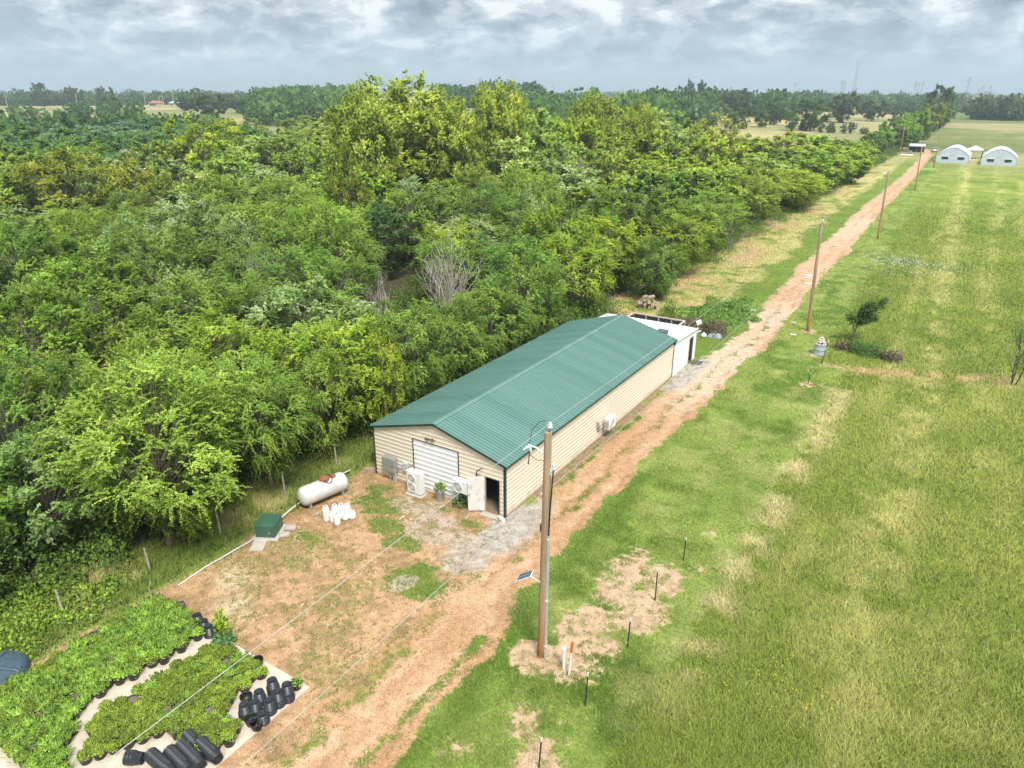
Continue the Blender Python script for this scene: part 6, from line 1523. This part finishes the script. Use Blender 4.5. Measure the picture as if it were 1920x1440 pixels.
def sheet_panel(label, x0, y0, x1, y1, h):
    t = thing('leaning_panel', label, 'panel', (x0, y0, 0)); m = MB(); m.add([(x0, y0, 0), (x1, y1, 0), (x1+.5, y1, h), (x0+.5, y0, h), (x0+.06, y0, 0), (x1+.06, y1, 0), (x1+.56, y1, h), (x0+.56, y0, h)], [(0, 1, 2, 3), (7, 6, 5, 4), (3, 2, 6, 7), (0, 3, 7, 4), (1, 5, 6, 2)]); m.build('panel', worn('grey_panel', (.42, .46, .48), .5, .1, 1), t)
sheet_panel('grey sheet panel leaning at the left side of the left greenhouse', .6, 240, 1.2, 252, 1.3)
# white car seen from behind
x, y = P(1753, 316, 283); t = thing('parked_car', 'small white car parked at the far end of the drive', 'car', (x, y, 0), .12)
CARW = worn('car_white', (.80, .81, .83), .25, .03, 1, spec=.6); GLASS = worn('car_glass', (.03, .035, .04), .08, .1, 1, spec=.8)
def sect(m, rows, mat, nm, par):
    """rows: (y, half-width, z0, z1) stations along the length"""
    vs = []; fs = []
    for (yy, hw, z0, z1) in rows:
        vs += [(-hw, yy, z0), (-hw*1.03, yy, (z0+z1)/2), (-hw*.93, yy, z1), (hw*.93, yy, z1), (hw*1.03, yy, (z0+z1)/2), (hw, yy, z0)]
    n_ = 6
    for i in range(len(rows)-1):
        for k in range(n_): k2 = (k+1) % n_; fs.append((i*n_+k, i*n_+k2, (i+1)*n_+k2, (i+1)*n_+k))
    fs.append(tuple(range(n_))[::-1]); fs.append(tuple(range(len(vs)-n_, len(vs)))); mm = MB(); mm.add(vs, fs); return loc_build(mm, nm, mat, par)
cb = sect(None, [(-2.2, .78, .38, .92), (-2.05, .86, .30, 1.02), (-1.0, .90, .26, 1.06), (.8, .90, .26, 1.02), (1.6, .86, .28, .92), (2.15, .74, .36, .74)], CARW, 'body', t)
sect(None, [(-1.75, .70, 1.03, 1.10), (-1.15, .74, 1.03, 1.46), (.1, .74, 1.0, 1.50), (.75, .70, 1.0, 1.12)], GLASS, 'windows', t)
m = MB(); m.box(-.62, .62, -1.1, .15, 1.465, 1.52, .02); loc_build(m, 'roof', CARW, t)
for sx in (-1, 1):
    for yy in (-1.3, 1.35):
        m = MB(); m.lathe([(.0, -.1), (.33, -.1), (.34, -.06), (.34, .06), (.33, .1), (0, .1)], (0, 0, 0), 18, 'x'); m.v = [(a+sx*.80, b+yy, c+.34) for a, b, c in m.v]; w_ = loc_build(m, 'wheel', DARK, t)
        m = MB(); m.lathe([(0, .1), (.2, .102), (.2, .108), (0, .112)], (0, 0, 0), 14, 'x'); m.v = [(a*sx+sx*.80, b+yy, c+.34) for a, b, c in m.v]; o = m.build('rim', GALV); o.parent = w_
    m = MB(); m.box(sx*.62-.14, sx*.62+.14, -2.23, -2.14, .70, .90, .02); loc_build(m, 'tail_light', worn('tail_red', (.45, .02, .02), .3, .1, 3), t)
# open fronted shelter
x, y = P(1718, 312, 283); t = thing('open_shelter', 'small shelter with a rusty rimmed pale roof beside the far hedge', 'shelter', (x, y, 0), .05)
m = MB(); m.add([(-2.6, -1.6, 2.0), (2.6, -1.6, 2.0), (2.6, 1.6, 2.7), (-2.6, 1.6, 2.7), (-2.6, -1.6, 2.08), (2.6, -1.6, 2.08), (2.6, 1.6, 2.78), (-2.6, 1.6, 2.78)], [(3, 2, 1, 0), (4, 5, 6, 7), (0, 1, 5, 4), (1, 2, 6, 5), (2, 3, 7, 6), (3, 0, 4, 7)]); r_o = loc_build(m, 'roof', worn('pale_roof', (.58, .60, .66), .5, .1, 1), t)
m = MB(); m.box(-2.65, 2.65, 1.6, 1.7, 2.6, 2.95); loc_build(m, 'rim', RUST, t)
for sx in (-2.4, 0, 2.4):
    for yy, h in ((-1.4, 1.99), (1.4, 2.6)): m = MB(); m.box(sx-.08, sx+.08, yy-.08, yy+.08, 0, h); loc_build(m, 'post', BROWN, t)
m = MB(); m.box(-2.5, 2.5, 1.45, 1.52, 0, 2.6); m.box(-2.55, -2.45, -1.3, 1.3, 0, 2.2); loc_build(m, 'back_wall', worn('shelter_dark', (.06, .055, .06), .8, .2, 1), t)
x, y = G(1700, 293); t = thing('culvert_pipe', 'white pipe lying on the grass near the far utility pole', 'pipe', (x, y, 0)); m = MB(); m.path([(x-1.9, y, .3), (x+1.9, y+.4, .3)], .28, 14); m.build('pipe', PVC, t)
x, y = G(1705, 288); t = thing('grey_crate', 'small grey crate behind the white pipe near the far utility pole', 'crate', (x, y, 0)); m = MB(); m.box(x-.7, x+.7, y-.5, y+.5, 0, .85, .05); m.build('crate', worn('crate_grey', (.28, .30, .30), .8, .2, 1), t); m = MB(); m.box(x-.75, x+.75, y-.55, y+.55, .852, .95, .02); m.build('lid', worn('crate_lid', (.42, .44, .44), .8, .2, 1), t)
# the house, poles and mast on the skyline
x, y = P(293, 830); z = float(terrain(x, y)); t = thing('ranch_house', 'low house with a long red roof far off at the left', 'house', (x, y, z), YAW+.35)
m = MB(); m.box(-8.5, 8.5, -4, 4, 0, 2.9); loc_build(m, 'wall', worn('house_wall', (.42, .36, .30), .8, .1, 1), t)
m = MB(); m.add([(-9.2, -5, 2.8), (9.2, -5, 2.8), (9.2, 5, 2.8), (-9.2, 5, 2.8), (-7.4, 0, 5.0), (7.4, 0, 5.0)], [(0, 1, 5, 4), (1, 2, 5), (2, 3, 4, 5), (3, 0, 4)]); loc_build(m, 'roof', worn('red_roof', (.42, .16, .10), .7, .15, 1), t)
for xx in (-6, -2.5, 3, 6): m = MB(); m.box(xx-.7, xx+.7, -4.06, -4.001, 1.0, 2.1); loc_build(m, 'window', GLASS, t)
m = MB(); m.box(-.3, .7, -4.07, -4.001, 0, 2.1); loc_build(m, 'door', BROWN, t)
x, y = P(327, 850); z = float(terrain(x, y)); t = thing('farm_shed', 'low shed with a pale roof right of the red roofed house', 'shed', (x, y, z), YAW+.35)
m = MB(); m.box(-6, 6, -3.5, 3.5, 0, 2.6); loc_build(m, 'wall', worn('shed_wall', (.50, .44, .38), .8, .1, 1), t)
m = MB(); m.add([(-6.5, -4.2, 2.5), (6.5, -4.2, 2.5), (6.5, 4.2, 2.5), (-6.5, 4.2, 2.5), (-6.5, 0, 4.0), (6.5, 0, 4.0)], [(0, 1, 5, 4), (1, 2, 5), (2, 3, 4, 5), (3, 0, 4)]); loc_build(m, 'roof', worn('shed_roof', (.68, .64, .60), .6, .1, 1), t)
m = MB(); m.box(-2, 2, -3.56, -3.501, 0, 2.2); loc_build(m, 'door', BROWN, t)
pp = None
for px, dd in ((12, 790), (144, 790), (204, 790), (220, 830), (272, 780), (306, 800), (325, 860)):
    x, y = P(px, dd); z = float(terrain(x, y)); lb, gp = 'pale roadside utility pole in front of the left skyline', 'roadside utility poles at the left skyline'
    if pp is None:
        pp = thing('roadside_pole', lb, 'utility pole', (x, y, z), YAW, gp); m = MB(); m.path([(0, 0, -.2), (0, 0, 12)], [.24, .17], 8); loc_build(m, 'pole', worn('pale_pole', (.52, .47, .40), .8, .1, 1), pp); m = MB(); m.box(-1.3, 1.3, -.26, -.2, 11, 11.25); loc_build(m, 'crossarm', worn('pale_pole', (.52, .47, .40), .8, .1, 1), pp)
    else: copy_thing(pp, (x, y, z), YAW, lb, gp)
x, y = P(1602, 2000, 160); z = float(terrain(x, y)); t = thing('radio_mast', 'tall thin tapered radio mast on the skyline at the right', 'mast', (x, y, z))
m = MB(); hm_ = 92.0
for k in range(3):
    a = 2.1*k; m.path([(math.cos(a)*5.2, math.sin(a)*5.2, 0), (math.cos(a)*2.2, math.sin(a)*2.2, hm_*.5), (math.cos(a)*.5, math.sin(a)*.5, hm_*.9), (0, 0, hm_)], [.8, .7, .5, .3], 5)
for j in range(14):
    z0, z1 = hm_*.9*j/14, hm_*.9*(j+1)/14; ra = lambda zz: np.interp(zz, [0, hm_*.5, hm_*.9], [5.2, 2.2, .5])
    for k in range(3): a, b = 2.1*k, 2.1*((k+1) % 3); m.path([(math.cos(a)*ra(z0), math.sin(a)*ra(z0), z0), (math.cos(b)*ra(z1), math.sin(b)*ra(z1), z1)], .22, 4)
loc_build(m, 'lattice', worn('mast_steel', (.42, .44, .46), .6, .1, .1), t)
py_ = None
for px, dd, h in ((1812, 1500, 40), (1576, 1500, 36), (1581, 1700, 36), (1714, 1700, 36), (1720, 1750, 34), (1727, 1800, 38), (1489, 1600, 32), (1840, 1500, 26), (1855, 1600, 28), (1834, 1400, 22), (1037, 2000, 34)):
    x, y = P(px, dd, 178); z = float(terrain(x, y)); lb, gp = 'faint power line tower on the hazy skyline', 'power line towers on the hazy skyline'
    if py_ is None:
        py_ = thing('power_tower', lb, 'power tower', (x, y, z), YAW, gp); m = MB(); m.path([(-2, 0, 0), (-.7, 0, 1.0*40)], [.6, .4], 5); m.path([(2, 0, 0), (.7, 0, 40)], [.6, .4], 5)
        for j in range(6): m.path([((-1)**j*np.interp(j/6, [0, 1], [2, .7]), 0, 40*j/6), ((-1)**(j+1)*np.interp((j+1)/6, [0, 1], [2, .7]), 0, 40*(j+1)/6)], .3, 4)
        loc_build(m, 'frame', worn('mast_steel', (.42, .44, .46), .6, .1, .1), py_); m = MB(); m.box(-6, 6, -.3, .3, 34, 34.6); m.box(-4.5, 4.5, -.3, .3, 38, 38.6); loc_build(m, 'crossarm', worn('mast_steel', (.42, .44, .46), .6, .1, .1), py_); o = py_
    else: o = copy_thing(py_, (x, y, z), YAW, lb, gp)
    o.scale = (h/40, h/40, h/40)

# ------------------------------------------------------------------ the air
hz = MB(); hz.box(-5200, 4200, -260, 5200, -6, 112)
hm2 = bpy.data.materials.new('air'); hm2.use_nodes = True; nt = hm2.node_tree; nt.nodes.clear()
ou = nt.nodes.new('ShaderNodeOutputMaterial'); pv = nt.nodes.new('ShaderNodeVolumePrincipled')
pv.inputs['Color'].default_value = (.80, .92, 1.0, 1); pv.inputs['Density'].default_value = 0.00030; pv.inputs['Anisotropy'].default_value = 0.2
nt.links.new(pv.outputs[0], ou.inputs['Volume'])
HAZE = True
if HAZE:
    ho = hz.build('haze', hm2); tag(ho, 'thin pale blue haze over the distant fields', 'haze', None, 'stuff')
